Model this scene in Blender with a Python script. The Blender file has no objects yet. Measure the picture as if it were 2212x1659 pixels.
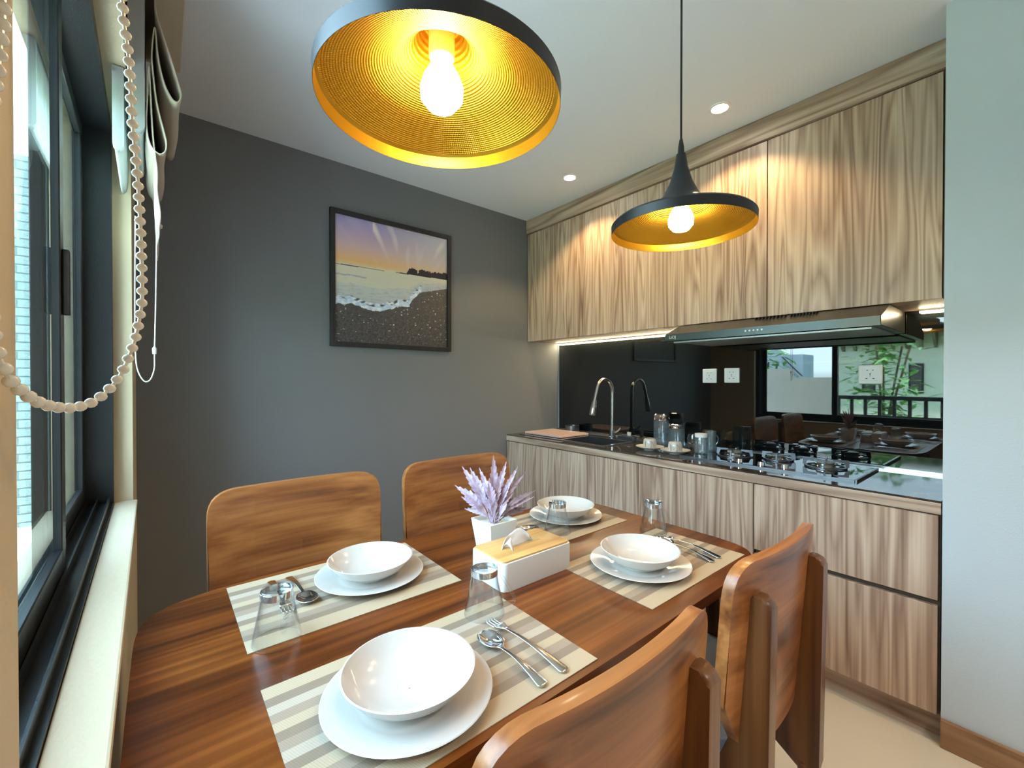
import bpy, bmesh, math, random
from mathutils import Vector, Matrix
D = bpy.data
SC = bpy.context.scene
COL = SC.collection
R = math.radians
random.seed(7)

# ------------------------------------------------------------------ camera, world, exposure
cam_d = D.cameras.new('camera'); cam = D.objects.new('camera', cam_d); COL.objects.link(cam)
cam_d.sensor_width = 36.0; cam_d.lens = 928 / 2212 * 36.0; cam_d.clip_start = 0.01
cam.location = (0, 0, 1.24); cam.rotation_euler = (R(90 - 0.45), 0, R(-39.3))
SC.camera = cam
SC.view_settings.view_transform = 'Standard'; SC.view_settings.look = 'None'
SC.view_settings.exposure = 2.2; SC.view_settings.gamma = 1.0; SC.view_settings.use_curve_mapping = False
SC.cycles.max_bounces = 10; SC.cycles.transparent_max_bounces = 32; SC.cycles.glossy_bounces = 6
SC.cycles.sample_clamp_indirect = 6; SC.cycles.caustics_reflective = True

W_STR = 3.8
world = D.worlds.new('world'); SC.world = world; world.use_nodes = True
wn = world.node_tree.nodes; wl = world.node_tree.links
bg = wn['Background']
tc = wn.new('ShaderNodeTexCoord'); sx = wn.new('ShaderNodeSeparateXYZ'); wr = wn.new('ShaderNodeValToRGB')
wl.new(tc.outputs['Generated'], sx.inputs[0]); wl.new(sx.outputs['Z'], wr.inputs[0]); wl.new(wr.outputs[0], bg.inputs['Color'])
e = wr.color_ramp.elements
e[0].position = 0.0; e[0].color = (0.42, 0.46, 0.48, 1)
e[1].position = 1.0; e[1].color = (0.42, 0.64, 1.0, 1)
k = e.new(0.02); k.color = (0.76, 0.88, 1.0, 1)
k = e.new(0.45); k.color = (0.60, 0.78, 1.0, 1)
bg.inputs['Strength'].default_value = W_STR

def light(name, kind, loc, energy, color=(1, 1, 1), **kw):
    l = D.lights.new(name, kind); l.energy = energy; l.color = color
    o = D.objects.new(name, l); COL.objects.link(o); o.location = loc
    for a, b in kw.items():
        if a == 'rot': o.rotation_euler = b
        else: setattr(l, a, b)
    return o
# daylight portals: they only guide sampling of the sky through the two openings of the room
def portal(name, loc, rot, sx_, sy_):
    o = light(name, 'AREA', loc, 1, shape='RECTANGLE', size=sx_, size_y=sy_, rot=rot)
    o.data.cycles.is_portal = True
    return o
portal('portal_side', (-0.20, 1.18, 1.47), (0, R(-90), 0), 1.4, 1.9)

# hazy sun high over the house, falling on the garden only
light('sun', 'SUN', (0, 0, 6), 10, (1, .97, .92), angle=R(3), rot=(R(8), R(22), 0))

# ------------------------------------------------------------------ helpers
def tag(o, label=None, cat=None, group=None, kind=None):
    if label: o['label'] = label
    if cat: o['category'] = cat
    if group: o['group'] = group
    if kind: o['kind'] = kind
    return o
def empty(name, loc=(0, 0, 0), rz=0, label=None, cat=None, group=None):
    o = D.objects.new(name, None); COL.objects.link(o); o.location = loc; o.rotation_euler = (0, 0, rz)
    o.empty_display_size = 0.05
    return tag(o, label, cat, group)
def mk(name, bm, mat, parent=None, smooth=False, loc=(0, 0, 0), rot=(0, 0, 0)):
    me = D.meshes.new(name); bmesh.ops.recalc_face_normals(bm, faces=bm.faces[:]); bm.to_mesh(me); bm.free()
    if smooth:
        for p in me.polygons: p.use_smooth = True
        if smooth != 'all':
            try: me.set_sharp_from_angle(angle=R(smooth if isinstance(smooth, (int, float)) and smooth is not True else 35))
            except Exception: pass
    for m in (mat if isinstance(mat, (list, tuple)) else [mat]): me.materials.append(m)
    o = D.objects.new(name, me); COL.objects.link(o); o.location = loc; o.rotation_euler = rot
    if parent: o.parent = parent
    return o
def kids(o): return [c for c in D.objects if c.parent == o]
def dup(o, parent=None, loc=None, rz=None):
    c = o.copy(); COL.objects.link(c)
    if parent: c.parent = parent
    if loc is not None: c.location = loc
    if rz is not None: c.rotation_euler = (0, 0, rz)
    for ch in kids(o): dup(ch, c)
    return c
def box(bm, x0, x1, y0, y1, z0, z1, bev=0, seg=2):
    vs = [bm.verts.new((x, y, z)) for x in (x0, x1) for y in (y0, y1) for z in (z0, z1)]
    fs = [(0, 1, 3, 2), (4, 6, 7, 5), (0, 4, 5, 1), (2, 3, 7, 6), (0, 2, 6, 4), (1, 5, 7, 3)]
    F = [bm.faces.new([vs[i] for i in f]) for f in fs]
    if bev:
        ed = list({e for f in F for e in f.edges})
        bmesh.ops.bevel(bm, geom=ed, offset=bev, segments=seg, profile=0.5, affect='EDGES')
def bx(*a, **k):
    bm = bmesh.new(); box(bm, *a, **k); return bm
def lathe(bm, prof, c=(0, 0, 0), n=48, cap=False):
    rings = []
    for r, z in prof:
        if r < 1e-6: rings.append([bm.verts.new((c[0], c[1], c[2] + z))])
        else: rings.append([bm.verts.new((c[0] + r * math.cos(2 * math.pi * i / n), c[1] + r * math.sin(2 * math.pi * i / n), c[2] + z)) for i in range(n)])
    for a, b in zip(rings, rings[1:]):
        for i in range(n):
            j = (i + 1) % n
            if len(a) == 1 and len(b) == 1: continue
            if len(a) == 1: bm.faces.new((a[0], b[i], b[j]))
            elif len(b) == 1: bm.faces.new((a[i], a[j], b[0]))
            else: bm.faces.new((a[i], a[j], b[j], b[i]))
    if cap:
        for rg in (rings[0], rings[-1]):
            if len(rg) > 1: bm.faces.new(rg)
def spline(pts, n=8):
    P = [Vector(p) for p in pts]; P = [2 * P[0] - P[1]] + P + [2 * P[-1] - P[-2]]
    out = []
    for i in range(1, len(P) - 2):
        for k in range(n):
            t = k / n
            out.append(0.5 * ((2 * P[i]) + (-P[i - 1] + P[i + 1]) * t + (2 * P[i - 1] - 5 * P[i] + 4 * P[i + 1] - P[i + 2]) * t * t + (-P[i - 1] + 3 * P[i] - 3 * P[i + 1] + P[i + 2]) * t ** 3))
    out.append(P[-2]); return out
def tube(bm, pts, r, n=12, caps=True):
    P = [Vector(p) for p in pts]; rr = r if isinstance(r, (list, tuple)) else [r] * len(P)
    rings = []; up = None
    for i, p in enumerate(P):
        d = (P[min(i + 1, len(P) - 1)] - P[max(i - 1, 0)]).normalized()
        if up is None:
            up = Vector((0, 0, 1)) if abs(d.z) < 0.9 else Vector((1, 0, 0))
        u = (up - d * up.dot(d)).normalized(); up = u; v = d.cross(u)
        rings.append([bm.verts.new(p + (u * math.cos(2 * math.pi * k / n) + v * math.sin(2 * math.pi * k / n)) * rr[i]) for k in range(n)])
    for a, b in zip(rings, rings[1:]):
        for k in range(n): bm.faces.new((a[k], a[(k + 1) % n], b[(k + 1) % n], b[k]))
    if caps: bm.faces.new(rings[0][::-1]); bm.faces.new(rings[-1])
def prism(bm, pts, axis, a, b, bev=0, seg=2):
    """polygon pts (2D) extruded along axis from a to b"""
    def P(p, t):
        return {'x': (t, p[0], p[1]), 'y': (p[0], t, p[1]), 'z': (p[0], p[1], t)}[axis]
    A = [bm.verts.new(P(p, a)) for p in pts]; B = [bm.verts.new(P(p, b)) for p in pts]
    f1 = bm.faces.new(A); f2 = bm.faces.new(B[::-1]); n = len(pts)
    for i in range(n): bm.faces.new((A[i], B[i], B[(i + 1) % n], A[(i + 1) % n]))
    if bev:
        ed = list(set(f1.edges) | set(f2.edges))
        bmesh.ops.bevel(bm, geom=ed, offset=bev, segments=seg, profile=0.5, affect='EDGES')
def rpoly(corners, n=6):
    """rounded polygon: corners (x, y, radius)"""
    out = []; m = len(corners)
    for i in range(m):
        p = Vector(corners[i][:2]); r = corners[i][2]
        a = (Vector(corners[i - 1][:2]) - p); b = (Vector(corners[(i + 1) % m][:2]) - p)
        if r <= 0: out.append((p.x, p.y)); continue
        an = a.normalized(); bn = b.normalized(); ang = an.angle(bn); t = r / math.tan(ang / 2)
        t = min(t, a.length * .49, b.length * .49)
        s = p + an * t; e_ = p + bn * t
        for k in range(n + 1):
            q = k / n; w = (1 - q) ** 2 * s + 2 * q * (1 - q) * p + q * q * e_
            w = w * .85 + (s * (1 - q) + e_ * q) * .15 if 0 < q < 1 else w
            out.append((w.x, w.y))
    return out

# ------------------------------------------------------------------ materials
def nodes(name):
    m = D.materials.new(name); m.use_nodes = True; return m, m.node_tree.nodes, m.node_tree.links
def pb(name, col, rough=0.5, metal=0.0, spec=0.5, bump=None, coat=0, vary=0.0, emit=None, estr=0, trans=0, sss=0, ior=1.45, sheen=0):
    m, n, l = nodes(name); b = n['Principled BSDF']
    b.inputs['Base Color'].default_value = (*col, 1); b.inputs['Roughness'].default_value = rough
    b.inputs['Metallic'].default_value = metal; b.inputs['Specular IOR Level'].default_value = spec; b.inputs['IOR'].default_value = ior
    b.inputs['Coat Weight'].default_value = coat; b.inputs['Coat Roughness'].default_value = 0.08
    b.inputs['Transmission Weight'].default_value = trans; b.inputs['Sheen Weight'].default_value = sheen
    if emit: b.inputs['Emission Color'].default_value = (*emit, 1); b.inputs['Emission Strength'].default_value = estr
    tcn = n.new('ShaderNodeTexCoord')
    no = n.new('ShaderNodeTexNoise'); no.inputs['Scale'].default_value = (bump[0] if bump else 6); no.inputs['Detail'].default_value = 6
    l.new(tcn.outputs['Object'], no.inputs['Vector'])
    if vary:
        mx = n.new('ShaderNodeMix'); mx.data_type = 'RGBA'; n2 = n.new('ShaderNodeTexNoise'); n2.inputs['Scale'].default_value = 5; n2.inputs['Detail'].default_value = 5
        l.new(tcn.outputs['Object'], n2.inputs['Vector']); l.new(n2.outputs[0], mx.inputs[0])
        mx.inputs[6].default_value = (*[c * (1 - vary) for c in col], 1); mx.inputs[7].default_value = (*[min(1, c * (1 + vary)) for c in col], 1)
        l.new(mx.outputs[2], b.inputs['Base Color'])
    if bump:
        bp = n.new('ShaderNodeBump'); bp.inputs['Strength'].default_value = bump[1]; bp.inputs['Distance'].default_value = 0.01
        l.new(no.outputs[0], bp.inputs['Height']); l.new(bp.outputs[0], b.inputs['Normal'])
    return m
def wood(name, stops, axis='z', scale=7.0, stretch=0.09, rings=16, rough=0.45, coat=0.0, world_space=True, streak=0.5, bumpy=0.08, spec=0.5, block=None, ring_w=.42):
    """contour lines of a stretched noise give cathedral grain; fine streaks over it"""
    m, n, l = nodes(name); b = n['Principled BSDF']
    if world_space: co = n.new('ShaderNodeNewGeometry').outputs['Position']
    else: co = n.new('ShaderNodeTexCoord').outputs['Object']
    def mp(s, st):
        q = n.new('ShaderNodeMapping'); l.new(co, q.inputs['Vector'])
        sc = [s, s, s]; sc['xyz'.index(axis)] = s * st; q.inputs['Scale'].default_value = sc; return q
    def math_(op, a, b_=None, c=None):
        q = n.new('ShaderNodeMath'); q.operation = op
        for i, v in enumerate((a, b_, c)):
            if v is None: continue
            if isinstance(v, (int, float)): q.inputs[i].default_value = v
            else: l.new(v, q.inputs[i])
        return q.outputs[0]
    n1 = n.new('ShaderNodeTexNoise'); n1.inputs['Scale'].default_value = 1; n1.inputs['Detail'].default_value = 2.0; n1.inputs['Roughness'].default_value = .45; n1.inputs['Distortion'].default_value = .25
    l.new(mp(scale, stretch).outputs[0], n1.inputs['Vector'])
    r = math_('PINGPONG', math_('MULTIPLY', n1.outputs[0], rings), 1.0)
    r = math_('SMOOTH_MIN', r, 0.9, .2)
    n2 = n.new('ShaderNodeTexNoise'); n2.inputs['Scale'].default_value = 1; n2.inputs['Detail'].default_value = 5
    l.new(mp(scale * 11, stretch * .16).outputs[0], n2.inputs['Vector'])
    n3 = n.new('ShaderNodeTexNoise'); n3.inputs['Scale'].default_value = 1; n3.inputs['Detail'].default_value = 3
    l.new(mp(scale * 1.5, stretch * .1).outputs[0], n3.inputs['Vector'])
    v = math_('ADD', math_('MULTIPLY', r, ring_w), math_('MULTIPLY', n2.outputs[0], streak))
    v = math_('ADD', v, math_('MULTIPLY', n3.outputs[0], 0.62)); v = math_('SUBTRACT', v, 0.12 + streak * .25 + ring_w * .25)
    if block:      # glued-up staves: slightly different tone per stave
        br = n.new('ShaderNodeTexBrick'); q = n.new('ShaderNodeMapping'); l.new(co, q.inputs['Vector'])
        br.inputs['Scale'].default_value = 1; br.inputs['Mortar Size'].default_value = 0; br.inputs['Brick Width'].default_value = block[0]; br.inputs['Row Height'].default_value = block[1]
        br.inputs['Color1'].default_value = (0, 0, 0, 1); br.inputs['Color2'].default_value = (1, 1, 1, 1); br.inputs['Bias'].default_value = 0
        if axis == 'x' and len(block) > 2 and block[2] == 'xz': q.inputs['Rotation'].default_value = (R(-90), 0, 0)
        l.new(q.outputs[0], br.inputs['Vector'])
        v = math_('ADD', v, math_('MULTIPLY', math_('SUBTRACT', br.outputs[0], .5), block[3] if len(block) > 3 else .12))
    rp = n.new('ShaderNodeValToRGB'); l.new(v, rp.inputs[0]); el = rp.color_ramp.elements
    el[0].position, el[0].color = stops[0][0], (*stops[0][1], 1); el[1].position, el[1].color = stops[-1][0], (*stops[-1][1], 1)
    for p_, c_ in stops[1:-1]:
        q = el.new(p_); q.color = (*c_, 1)
    l.new(rp.outputs[0], b.inputs['Base Color'])
    b.inputs['Roughness'].default_value = rough; b.inputs['Coat Weight'].default_value = coat; b.inputs['Coat Roughness'].default_value = .12; b.inputs['Specular IOR Level'].default_value = spec
    bp = n.new('ShaderNodeBump'); bp.inputs['Strength'].default_value = bumpy; bp.inputs['Distance'].default_value = 0.002
    l.new(n2.outputs[0], bp.inputs['Height']); l.new(bp.outputs[0], b.inputs['Normal'])
    return m
def glass(name, tint=(0.95, 0.98, 0.97), f0=0.04, rough=0.0, edge=None, power=4.0, body=0.0, bodycol=(1, 1, 1)):
    m, n, l = nodes(name); n.remove(n['Principled BSDF']); out = n['Material Output']
    lw = n.new('ShaderNodeLayerWeight'); lw.inputs['Blend'].default_value = 0.5
    pw = n.new('ShaderNodeMath'); pw.operation = 'POWER'; l.new(lw.outputs['Facing'], pw.inputs[0]); pw.inputs[1].default_value = power
    ma = n.new('ShaderNodeMath'); ma.operation = 'MULTIPLY_ADD'; l.new(pw.outputs[0], ma.inputs[0]); ma.inputs[1].default_value = 1 - f0; ma.inputs[2].default_value = f0
    tr = n.new('ShaderNodeBsdfTransparent'); tr.inputs[0].default_value = (*tint, 1)
    if edge:
        mc = n.new('ShaderNodeMix'); mc.data_type = 'RGBA'; l.new(lw.outputs['Facing'], mc.inputs[0]); mc.inputs[6].default_value = (*tint, 1); mc.inputs[7].default_value = (*edge, 1)
        l.new(mc.outputs[2], tr.inputs[0])
    gl = n.new('ShaderNodeBsdfGlossy'); gl.inputs['Roughness'].default_value = rough
    mx = n.new('ShaderNodeMixShader'); l.new(ma.outputs[0], mx.inputs[0]); l.new(tr.outputs[0], mx.inputs[1]); l.new(gl.outputs[0], mx.inputs[2])
    res = mx
    if body:
        df = n.new('ShaderNodeBsdfDiffuse'); df.inputs[0].default_value = (*bodycol, 1); m2 = n.new('ShaderNodeMixShader'); m2.inputs[0].default_value = body
        l.new(mx.outputs[0], m2.inputs[1]); l.new(df.outputs[0], m2.inputs[2]); res = m2
    l.new(res.outputs[0], out.inputs[0]); return m
def emis(name, col, s):
    m, n, l = nodes(name); n.remove(n['Principled BSDF']); em = n.new('ShaderNodeEmission'); em.inputs[0].default_value = (*col, 1); em.inputs[1].default_value = s
    l.new(em.outputs[0], n['Material Output'].inputs[0]); return m

OAK = [(0.12, (.24, .14, .095)), (0.38, (.46, .32, .235)), (0.60, (.62, .47, .36)), (0.85, (.80, .65, .52))]
M = {}
M['oak_v'] = wood('oak laminate vertical', OAK, 'z', 9.0, .065, 24, .42, ring_w=.34, streak=.62)
M['oak_h'] = wood('oak laminate horizontal', [(p, tuple(c * .88 for c in col)) for p, col in OAK], 'y', 8, .09, 12, .45)
M['oak_x'] = wood('oak skirting', [(0.1, (.2, .1, .045)), (.5, (.36, .2, .1)), (.95, (.46, .28, .15))], 'y', 8, .09, 10, .5)
ACA = [(0.1, (.030, .007, .002)), (0.36, (.098, .024, .004)), (0.62, (.18, .048, .008)), (0.92, (.30, .095, .018))]
M['table'] = wood('acacia tabletop', ACA, 'x', 7, .10, 7, .30, coat=.14, world_space=False, spec=.28, bumpy=.02, ring_w=.36, block=(.42, .085, 'xy', .08), streak=.8)
CH = [(0.1, (.09, .026, .008)), (0.36, (.28, .092, .024)), (0.62, (.44, .17, .048)), (0.92, (.60, .27, .085))]
M['chair'] = wood('chair wood horizontal grain', CH, 'x', 7, .10, 7, .33, coat=.18, world_space=False, block=(.24, .05, 'xz', .09), streak=.6)
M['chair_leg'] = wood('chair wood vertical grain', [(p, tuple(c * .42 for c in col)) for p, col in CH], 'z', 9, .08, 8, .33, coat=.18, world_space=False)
M['bamboo'] = wood('bamboo lid', [(.1, (.5, .26, .07)), (.5, (.62, .36, .12)), (.9, (.72, .46, .18))], 'x', 12, .08, 6, .35, world_space=False, streak=.8)
M['wall_dark'] = pb('charcoal wall paint', (.172, .177, .188), .55, bump=(260, .12))
M['wall_white'] = pb('white wall paint', (.56, .65, .72), .6, bump=(200, .08))  # white paint; the blue of the daylight is put into its colour
M['wall_cream'] = pb('cream plaster', (.58, .47, .31), .65, bump=(60, .12), vary=.05)
M['ceiling'] = pb('ceiling paint', (.78, .82, .90), .8, bump=(200, .05))
M['floor'] = pb('cream floor tile', (.62, .54, .42), .35, vary=.05)
M['black_frame'] = pb('black aluminium', (.012, .013, .014), .32, bump=(300, .05))
M['black_paint'] = pb('matt black metal', (.018, .018, .02), .38)
M['black_glass'] = pb('black backsplash glass', (.004, .005, .005), .015, spec=.6, ior=1.68)
M['hob_glass'] = pb('black hob glass', (.004, .004, .005), .02, spec=.9, ior=1.8)
M['granite'] = None
M['chrome'] = pb('brushed steel', (.62, .62, .62), .22, 1.0)
M['polished'] = pb('polished steel', (.75, .75, .76), .08, 1.0)
M['gun'] = pb('gunmetal', (.14, .15, .17), .3, .85)
M['hood'] = pb('dark hood steel', (.10, .095, .085), .28, .8)
M['hood_grey'] = pb('grey filter mesh', (.32, .36, .36), .4, .6)
M['white_plastic'] = pb('white plastic', (.82, .82, .82), .3)
M['porcelain'] = pb('white porcelain', (.62, .575, .52), .12, spec=.6, coat=.3)
M['pink_board'] = pb('pale pink board', (.62, .43, .37), .3)
M['dark'] = pb('dark recess', (.01, .01, .01), .6)
M['shadow_gap'] = pb('dark brown channel', (.09, .06, .04), .5)
M['fabric'] = pb('taupe blind fabric', (.58, .51, .41), .9, bump=(900, .2), vary=.04, sheen=.2)
M['lining'] = None
M['bead'] = pb('ivory plastic bead', (.80, .74, .62), .25, spec=.6)
M['cord'] = pb('white cord', (.75, .75, .72), .6)
M['seat_fabric'] = pb('grey seat fabric', (.36, .37, .38), .9, bump=(500, .4), vary=.12)
M['glass'] = glass('clear tumbler glass', (.99, .995, .995), .05, edge=(.92, .95, .97), power=3.0)
M['glass_water'] = glass('thick glass', (.95, .97, .98), .08, edge=(.72, .8, .85), body=.06, bodycol=(.6, .7, .75))
M['pane'] = glass('window glass', (.86, .95, .94), .045)
M['bulb'] = emis('lit bulb', (1.0, .68, .34), 19)
M['spot_lens'] = emis('lit downlight lens', (1.0, .95, .86), 14)
M['led'] = emis('warm white led strip', (1.0, .82, .5), 12)
M['ink'] = pb('grey gold marbling', (.28, .26, .22), .3)
M['print_white'] = pb('light print', (.7, .72, .72), .4)
M['concrete'] = pb('outdoor concrete', (.45, .45, .42), .8, vary=.15)
M['pot_white'] = pb('white ceramic pot', (.80, .78, .73), .35)

def m_gold():
    m, n, l = nodes('hammered gold lacquer'); b = n['Principled BSDF']
    b.inputs['Base Color'].default_value = (.50, .31, .03, 1); b.inputs['Metallic'].default_value = .9; b.inputs['Roughness'].default_value = .3
    tcn = n.new('ShaderNodeTexCoord'); s = n.new('ShaderNodeSeparateXYZ'); l.new(tcn.outputs['Object'], s.inputs[0])
    def mt(op, a, b_=None):
        q = n.new('ShaderNodeMath'); q.operation = op
        for i, v in enumerate((a, b_)):
            if v is None: continue
            if isinstance(v, (int, float)): q.inputs[i].default_value = v
            else: l.new(v, q.inputs[i])
        return q.outputs[0]
    rad = mt('SQRT', mt('ADD', mt('MULTIPLY', s.outputs[0], s.outputs[0]), mt('MULTIPLY', s.outputs[1], s.outputs[1])))
    ang = mt('ARCTAN2', s.outputs[1], s.outputs[0])
    h = mt('ADD', mt('SINE', mt('MULTIPLY', rad, 1700)), mt('MULTIPLY', mt('SINE', mt('MULTIPLY', ang, 260)), .45)); h = mt('MULTIPLY', h, mt('LESS_THAN', rad, .172))
    bp = n.new('ShaderNodeBump'); bp.inputs['Strength'].default_value = .55; bp.inputs['Distance'].default_value = .0009
    l.new(h, bp.inputs['Height']); l.new(bp.outputs[0], b.inputs['Normal'])
    return m
M['gold'] = m_gold()
def m_granite():
    m, n, l = nodes('polished dark stone'); b = n['Principled BSDF']
    g = n.new('ShaderNodeNewGeometry'); no = n.new('ShaderNodeTexNoise'); no.inputs['Scale'].default_value = 4; no.inputs['Detail'].default_value = 8; no.inputs['Distortion'].default_value = 1.2
    l.new(g.outputs['Position'], no.inputs['Vector']); rp = n.new('ShaderNodeValToRGB'); l.new(no.outputs[0], rp.inputs[0])
    el = rp.color_ramp.elements; el[0].position = .35; el[0].color = (.035, .03, .026, 1); el[1].position = .7; el[1].color = (.075, .062, .05, 1)
    k = el.new(.505); k.color = (.05, .043, .036, 1); k = el.new(.51); k.color = (.2, .18, .15, 1); k = el.new(.516); k.color = (.05, .043, .036, 1)
    l.new(rp.outputs[0], b.inputs['Base Color']); b.inputs['Roughness'].default_value = .045; b.inputs['IOR'].default_value = 2.7; b.inputs['Specular IOR Level'].default_value = .7
    return m
M['granite'] = m_granite()
def m_lining():
    m, n, l = nodes('white blind lining'); n.remove(n['Principled BSDF'])
    a = n.new('ShaderNodeBsdfDiffuse'); a.inputs[0].default_value = (.75, .76, .74, 1); t = n.new('ShaderNodeBsdfTranslucent'); t.inputs[0].default_value = (.7, .74, .74, 1)
    tr = n.new('ShaderNodeBsdfTransparent'); mx = n.new('ShaderNodeMixShader'); mx.inputs[0].default_value = .5; l.new(a.outputs[0], mx.inputs[1]); l.new(t.outputs[0], mx.inputs[2])
    m2 = n.new('ShaderNodeMixShader'); m2.inputs[0].default_value = .12; l.new(mx.outputs[0], m2.inputs[1]); l.new(tr.outputs[0], m2.inputs[2]); l.new(m2.outputs[0], n['Material Output'].inputs[0]); return m
M['lining'] = m_lining()
def m_mat():
    m, n, l = nodes('striped woven placemat'); b = n['Principled BSDF']; b.inputs['Roughness'].default_value = .6; b.inputs['Specular IOR Level'].default_value = .35
    tcn = n.new('ShaderNodeTexCoord'); s = n.new('ShaderNodeSeparateXYZ'); l.new(tcn.outputs['Object'], s.inputs[0])
    rp = n.new('ShaderNodeValToRGB'); rp.color_ramp.interpolation = 'CONSTANT'
    mm = n.new('ShaderNodeMath'); mm.operation = 'MULTIPLY_ADD'; l.new(s.outputs[1], mm.inputs[0]); mm.inputs[1].default_value = 1 / .30; mm.inputs[2].default_value = .5
    l.new(mm.outputs[0], rp.inputs[0])
    cream = (.50, .385, .25, 1); taupe = (.28, .205, .14, 1); mid = (.36, .27, .19, 1); pale = (.49, .40, .30, 1)
    seq = [cream, cream, taupe, mid, cream, taupe, pale, mid, taupe, cream, mid, pale, taupe, cream, cream]
    el = rp.color_ramp.elements; el[0].position = 0; el[0].color = cream; el[1].position = .97; el[1].color = cream
    for i in range(1, 14):
        q = el.new(i / 14.5); q.color = seq[i]
    wv = n.new('ShaderNodeTexChecker'); wv.inputs['Scale'].default_value = 1; mp_ = n.new('ShaderNodeMapping'); mp_.inputs['Scale'].default_value = (420, 520, 1); mp_.inputs['Rotation'].default_value = (0, 0, .5)
    l.new(tcn.outputs['Object'], mp_.inputs[0]); l.new(mp_.outputs[0], wv.inputs[0])
    mx = n.new('ShaderNodeMix'); mx.data_type = 'RGBA'; mx.blend_type = 'MULTIPLY'; mx.inputs[0].default_value = 1
    rr = n.new('ShaderNodeValToRGB'); rr.color_ramp.elements[0].color = (.86, .86, .86, 1); rr.color_ramp.elements[1].color = (1, 1, 1, 1); l.new(wv.outputs['Fac'], rr.inputs[0])
    l.new(rp.outputs[0], mx.inputs[6]); l.new(rr.outputs[0], mx.inputs[7]); l.new(mx.outputs[2], b.inputs['Base Color'])
    bp = n.new('ShaderNodeBump'); bp.inputs['Strength'].default_value = .3; bp.inputs['Distance'].default_value = .0006; l.new(wv.outputs['Fac'], bp.inputs['Height']); l.new(bp.outputs[0], b.inputs['Normal'])
    return m
M['mat'] = m_mat()
def m_brick():
    m, n, l = nodes('white facade tile'); b = n['Principled BSDF']; br = n.new('ShaderNodeTexBrick'); tcn = n.new('ShaderNodeTexCoord'); mp_ = n.new('ShaderNodeMapping')
    mp_.inputs['Rotation'].default_value = (R(-90), 0, 0); l.new(tcn.outputs['Object'], mp_.inputs[0]); l.new(mp_.outputs[0], br.inputs[0])
    br.inputs['Scale'].default_value = 1; br.inputs['Brick Width'].default_value = .24; br.inputs['Row Height'].default_value = .075; br.inputs['Mortar Size'].default_value = .006
    br.inputs['Color1'].default_value = (.26, .36, .34, 1); br.inputs['Color2'].default_value = (.30, .40, .38, 1); br.inputs['Mortar'].default_value = (.12, .16, .16, 1)
    l.new(br.outputs[0], b.inputs['Base Color']); return m
M['brick'] = m_brick()

# ------------------------------------------------------------------ room shell
def struct(name, bm, mat, parent=None, **k):
    o = mk(name, bm, mat, parent, **k)
    if not parent: o['kind'] = 'structure'
    return o
H = 2.505
YA = 2.57           # dark wall
XB = 2.615          # kitchen wall
struct('floor', bx(-.15, 2.75, -3.3, 2.7, -.1, 0), M['floor'])
struct('ceiling', bx(-.30, 2.75, -3.3, 2.7, H, H + .1), M['ceiling'])
struct('wall_far', bx(-.10, 2.75, YA, YA + .12, 0, H), M['wall_dark'])
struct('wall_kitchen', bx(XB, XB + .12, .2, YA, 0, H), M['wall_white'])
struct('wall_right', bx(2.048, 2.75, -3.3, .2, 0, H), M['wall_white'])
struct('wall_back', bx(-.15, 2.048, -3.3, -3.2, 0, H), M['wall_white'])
struct('baseboard_right', bx(2.032, 2.048, -3.2, .2, 0, .095, bev=.003), M['oak_x'])

# window wall: local frame, local x = 0 is the room face, turned 0.83 degrees
WR = R(0.83)
def wroot(name, kind='structure'):
    o = D.objects.new(name, None); COL.objects.link(o); o.location = (-.048, 0, 0); o.rotation_euler = (0, 0, WR); o.empty_display_size = .05
    if kind: o['kind'] = kind
    return o
J0, J1, ZS, ZT = .303, 2.06, .80, 2.13
bm = bmesh.new()
box(bm, -.20, 0, -3.2, 2.62, 0, ZS); box(bm, -.20, 0, -3.2, 2.62, ZT, H); box(bm, -.20, 0, -3.2, J0, ZS, ZT); box(bm, -.20, 0, J1, 2.62, ZS, ZT)
bmesh.ops.remove_doubles(bm, verts=bm.verts[:], dist=1e-5)
o = struct('wall_left', bm, M['wall_cream']); o.location = (-.048, 0, 0); o.rotation_euler = (0, 0, WR)
o = struct('trim_1', bx(-.05, .012, J0 + .002, J1 - .002, ZS - .001, ZS + .012, bev=.004), M['wall_cream']); o.location = (-.048, 0, 0); o.rotation_euler = (0, 0, WR)
w1 = wroot('window_1')
bm = bmesh.new(); fx0, fx1 = -.145, -.05
box(bm, fx0, fx1, J0, J0 + .035, ZS, ZT); box(bm, fx0, fx1, J1 - .035, J1, ZS, ZT)
box(bm, fx0, fx1, J0 + .035, J1 - .035, ZT - .04, ZT); box(bm, fx0, fx1, J0 + .035, J1 - .035, ZS, ZS + .018)
for x in (-.062, -.09, -.116, -.14): box(bm, x - .002, x + .002, J0 + .035, J1 - .035, ZS + .018, ZS + .038)
mk('window_frame', bm, M['black_frame'], w1)
def sash(y0, y1, x0, x1, handle=None):
    bm = bmesh.new(); s = .048; z0, z1 = ZS + .03, ZT - .042
    box(bm, x0, x1, y0, y0 + s, z0, z1, bev=.002, seg=1); box(bm, x0, x1, y1 - s, y1, z0, z1, bev=.002, seg=1)
    box(bm, x0, x1, y0 + s, y1 - s, z0, z0 + .055, bev=.002, seg=1); box(bm, x0, x1, y0 + s, y1 - s, z1 - .045, z1, bev=.002, seg=1)
    a = mk('sash', bm, M['black_frame'], w1); xm = (x0 + x1) / 2
    mk('glass_pane', bx(xm - .002, xm + .002, y0 + s - .002, y1 - s + .002, z0 + .053, z1 - .043), M['pane'], a)
    if handle:
        bm = bmesh.new(); box(bm, x1, x1 + .012, y1 - s + .015, y1 - s + .033, 1.38, 1.52, bev=.003); mk('handle', bm, M['black_frame'], a)
sash(J0 + .037, 1.345, -.112, -.094, True)
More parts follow.
